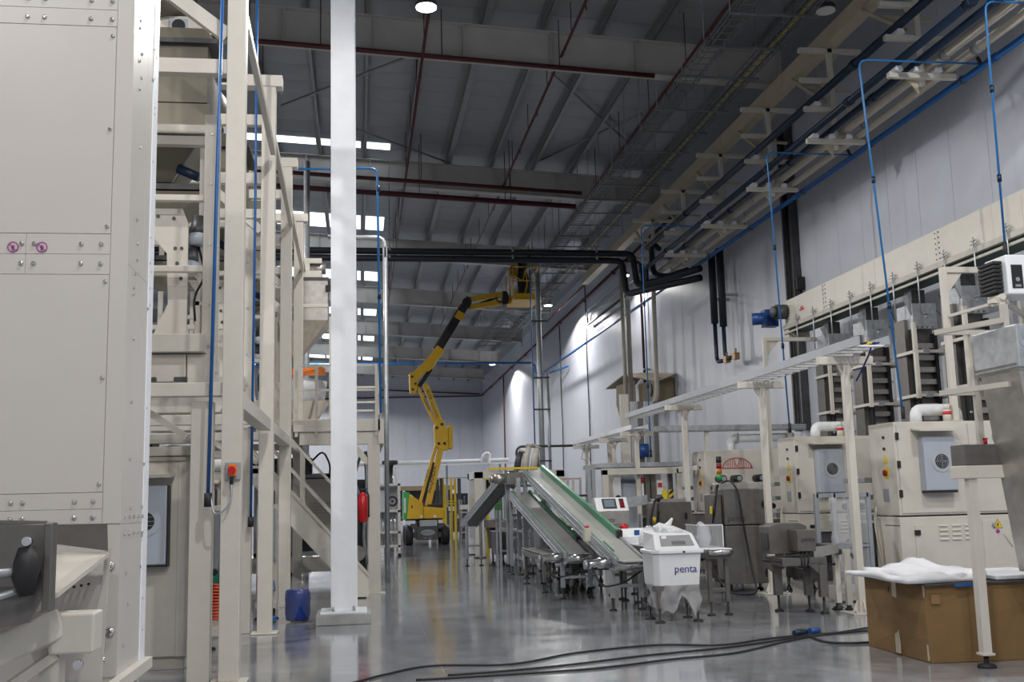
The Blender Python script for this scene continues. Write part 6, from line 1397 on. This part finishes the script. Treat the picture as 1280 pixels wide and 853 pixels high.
for x in (4.7, 4.85, 4.98, 5.15): t.box('post', STEEL if x < 4.9 else DUCTC, x-.025, x+.025, 25.0, 25.05, 0, 1.95)
t.box('post', DUCTC, 4.86, 4.94, 25.8, 25.88, 0, 1.95)
for z in (1.2, 1.5, 1.92): t.bar('rail', mat('rose_rail', (.4, .22, .22), .4), (4.7, 25.02, z), (5.15, 25.02, z), .03)
for x, z in ((4.9, 1.4), (4.9, 1.3), (5.1, 1.35)): t.part('sensor', MB().cyl((x, 24.9, z), (x, 25.0, z), .05, 10), BLACK)
# tall columns of cable beside the wall unit
t = Thing('cable_column', (6.6, 27, 0), 'tall bundle of grey and beige vertical conduits below the kraft-covered unit', 'conduit')
for x, M_, w in ((7.05, CREAM, .11), (7.3, GALV, .06), (7.48, STEEL_D, .07), (7.7, GALV, .09), (7.9, STEEL_D, .06)): t.box('conduit', M_, x-w, x+w, 28.0, 28.16, 0, 4.2 if w > .1 else 4.0)
t.part('blue_filter', MB().cyl((7.5, 27.9, 2.5), (7.5, 27.9, 2.85), .14, 12), MOTBLUE); t.part('brass_fitting', MB().cyl((6.7, 27.95, 2.2), (6.7, 27.95, 2.45), .06, 10), DUCTC)
t.box('small_post', DUCTC, 6.55, 6.68, 28.0, 28.1, 0, 3.0)

# bright guards and chrome uprights beyond the lift
t = Thing('turning_station', (3.9, 38.6, 0), 'chrome-posted turning station with white guards between the lift and the portal enclosure', 'machine')
for k, (x, y) in enumerate(((3.48, 38.2), (3.62, 38.9), (3.78, 38.2), (3.95, 38.9), (4.1, 38.2), (4.25, 38.9))):
    t.box('upright', CHROME, x-.03, x+.03, y-.03, y+.03, 0, (1.5, 1.2, 1.35)[k % 3])
for x, z, w in ((3.5, 1.15, .3), (3.85, .85, .22), (3.6, .55, .25), (4.0, 1.3, .3)): t.box('white_guard', WHITEP, x, x+w, 38.1, 38.5, z, z+.16)
for z in (.35, .75, 1.05): t.bar('rail', GALV, (3.45, 38.2, z), (4.3, 38.2, z), .05)
t.box('motor_block', DARK, 3.6, 4.2, 38.4, 38.9, .1, .5); t.box('blue_cover', NAVY, 3.7, 4.2, 38.5, 38.9, 1.36, 1.62, bev=.03)
# ================================================================== drive units and guards crowded under the conveyors
def drive_unit(x, y, w, d, h, z, label, M=DARK, motor=True):
    t = Thing('drive_unit', (x, y, 0), label, 'drive unit')
    t.box('housing', M, x-w/2, x+w/2, y-d/2, y+d/2, z, z+h, bev=.01)
    t.box('top_plate', STEEL, x-w/2-.02, x+w/2+.02, y-d/2-.02, y+d/2+.02, z+h, z+h+.02)
    for sx in (-1, 1):
        for sy in (-1, 1): t.part('leg', MB().box(x+sx*(w/2-.03)-.02, x+sx*(w/2-.03)+.02, y+sy*(d/2-.03)-.02, y+sy*(d/2-.03)+.02, .1, z), STEEL_D); t.part('foot', MB().tube([(x+sx*(w/2-.03), y+sy*(d/2-.03), 0), (x+sx*(w/2-.03), y+sy*(d/2-.03), .02), (x+sx*(w/2-.03), y+sy*(d/2-.03), .1)], [.05, .045, .012], 10), BLACK)
    if motor:
        m_ = t.part('motor', MB().tube([(x-w/2-.02, y-d*.2, z+h*.5), (x-w/2-.12, y-d*.2, z+h*.5), (x-w/2-.13, y-d*.2, z+h*.5), (x-w/2-.26, y-d*.2, z+h*.5)], [.06, .07, .05, .05], 12), CHROME)
        t.part('motor_cap', MB().cyl((x-w/2-.26, y-d*.2, z+h*.5), (x-w/2-.29, y-d*.2, z+h*.5), .055, 12), DARK, parent=m_)
    t.part('cable', MB().tube(bend([(x, y-d/2, z+h*.6), (x-.05, y-d/2-.08, z+.02), (x-.15, y-d/2-.1, .1), (x-.3, y-d/2, .015)], .08), .01, 6), BLACK)
drive_unit(3.45, 17.2, .3, .6, .28, .3, 'dark drive box between the two inclined conveyors, nearer one')
drive_unit(3.5, 19.6, .34, .7, .45, .3, 'dark drive box between the two inclined conveyors, farther one')
drive_unit(3.15, 24.6, .3, .8, .5, .25, 'dark drive box under the steep dark conveyor', DARK, False)
drive_unit(4.0, 19.4, .5, .9, .55, .35, 'dark gear cabinet behind the touchscreen console', STEEL_D)
drive_unit(4.85, 17.2, .5, .8, .5, .3, 'dark gear cabinet beside the tall steel detector', STEEL_D)
drive_unit(4.65, 24.2, .6, 1.0, .6, .25, 'dark gear cabinet behind the long steel chute', DARK)
drive_unit(6.75, 18.9, .5, 1.0, .75, .2, 'dark film unwinder between the second and third packing machines', DARK, False)
drive_unit(6.7, 15.6, .45, .9, .7, .2, 'dark film unwinder between the first and second packing machines', DARK, False)
drive_unit(6.72, 21.0, .4, .8, .9, .2, 'grey film unwinder before the machine with the arch emblem', STEEL_D, False)
# slim uprights and guide rails beside the inclines
t = Thing('guide_frame', (3.4, 23.2, 0), 'thin aluminium guide frame with clear side behind the trestle', 'guard')
for x in (2.95, 3.35, 3.75, 4.1):
    for y in (22.9, 23.5): t.box('upright', ALU, x-.025, x+.025, y-.025, y+.025, 0, 1.25 if x < 3.5 else 1.05)
for z in (.4, .85, 1.02): t.bar('rail', ALU, (2.95, 22.9, z), (4.1, 22.9, z), .03)
t.box('clear_side', CLEAR, 3.38, 3.72, 22.89, 22.9, .42, .84, bev=0)
t = Thing('film_sheet', (3.72, 16.4, .7), 'loose white plastic film hanging between the inclined conveyors', 'packing film')
t.part('film', MB().loft([[(3.44, 15.9, .62), (3.56, 15.85, .6), (3.6, 16.1, .62), (3.46, 16.2, .62)], [(3.42, 16.5, .85), (3.58, 16.4, .88), (3.62, 16.7, .86), (3.46, 16.8, .84)], [(3.46, 17.2, .95), (3.56, 17.1, .98), (3.6, 17.3, .96), (3.48, 17.4, .94)]], smooth=True), FILMW)
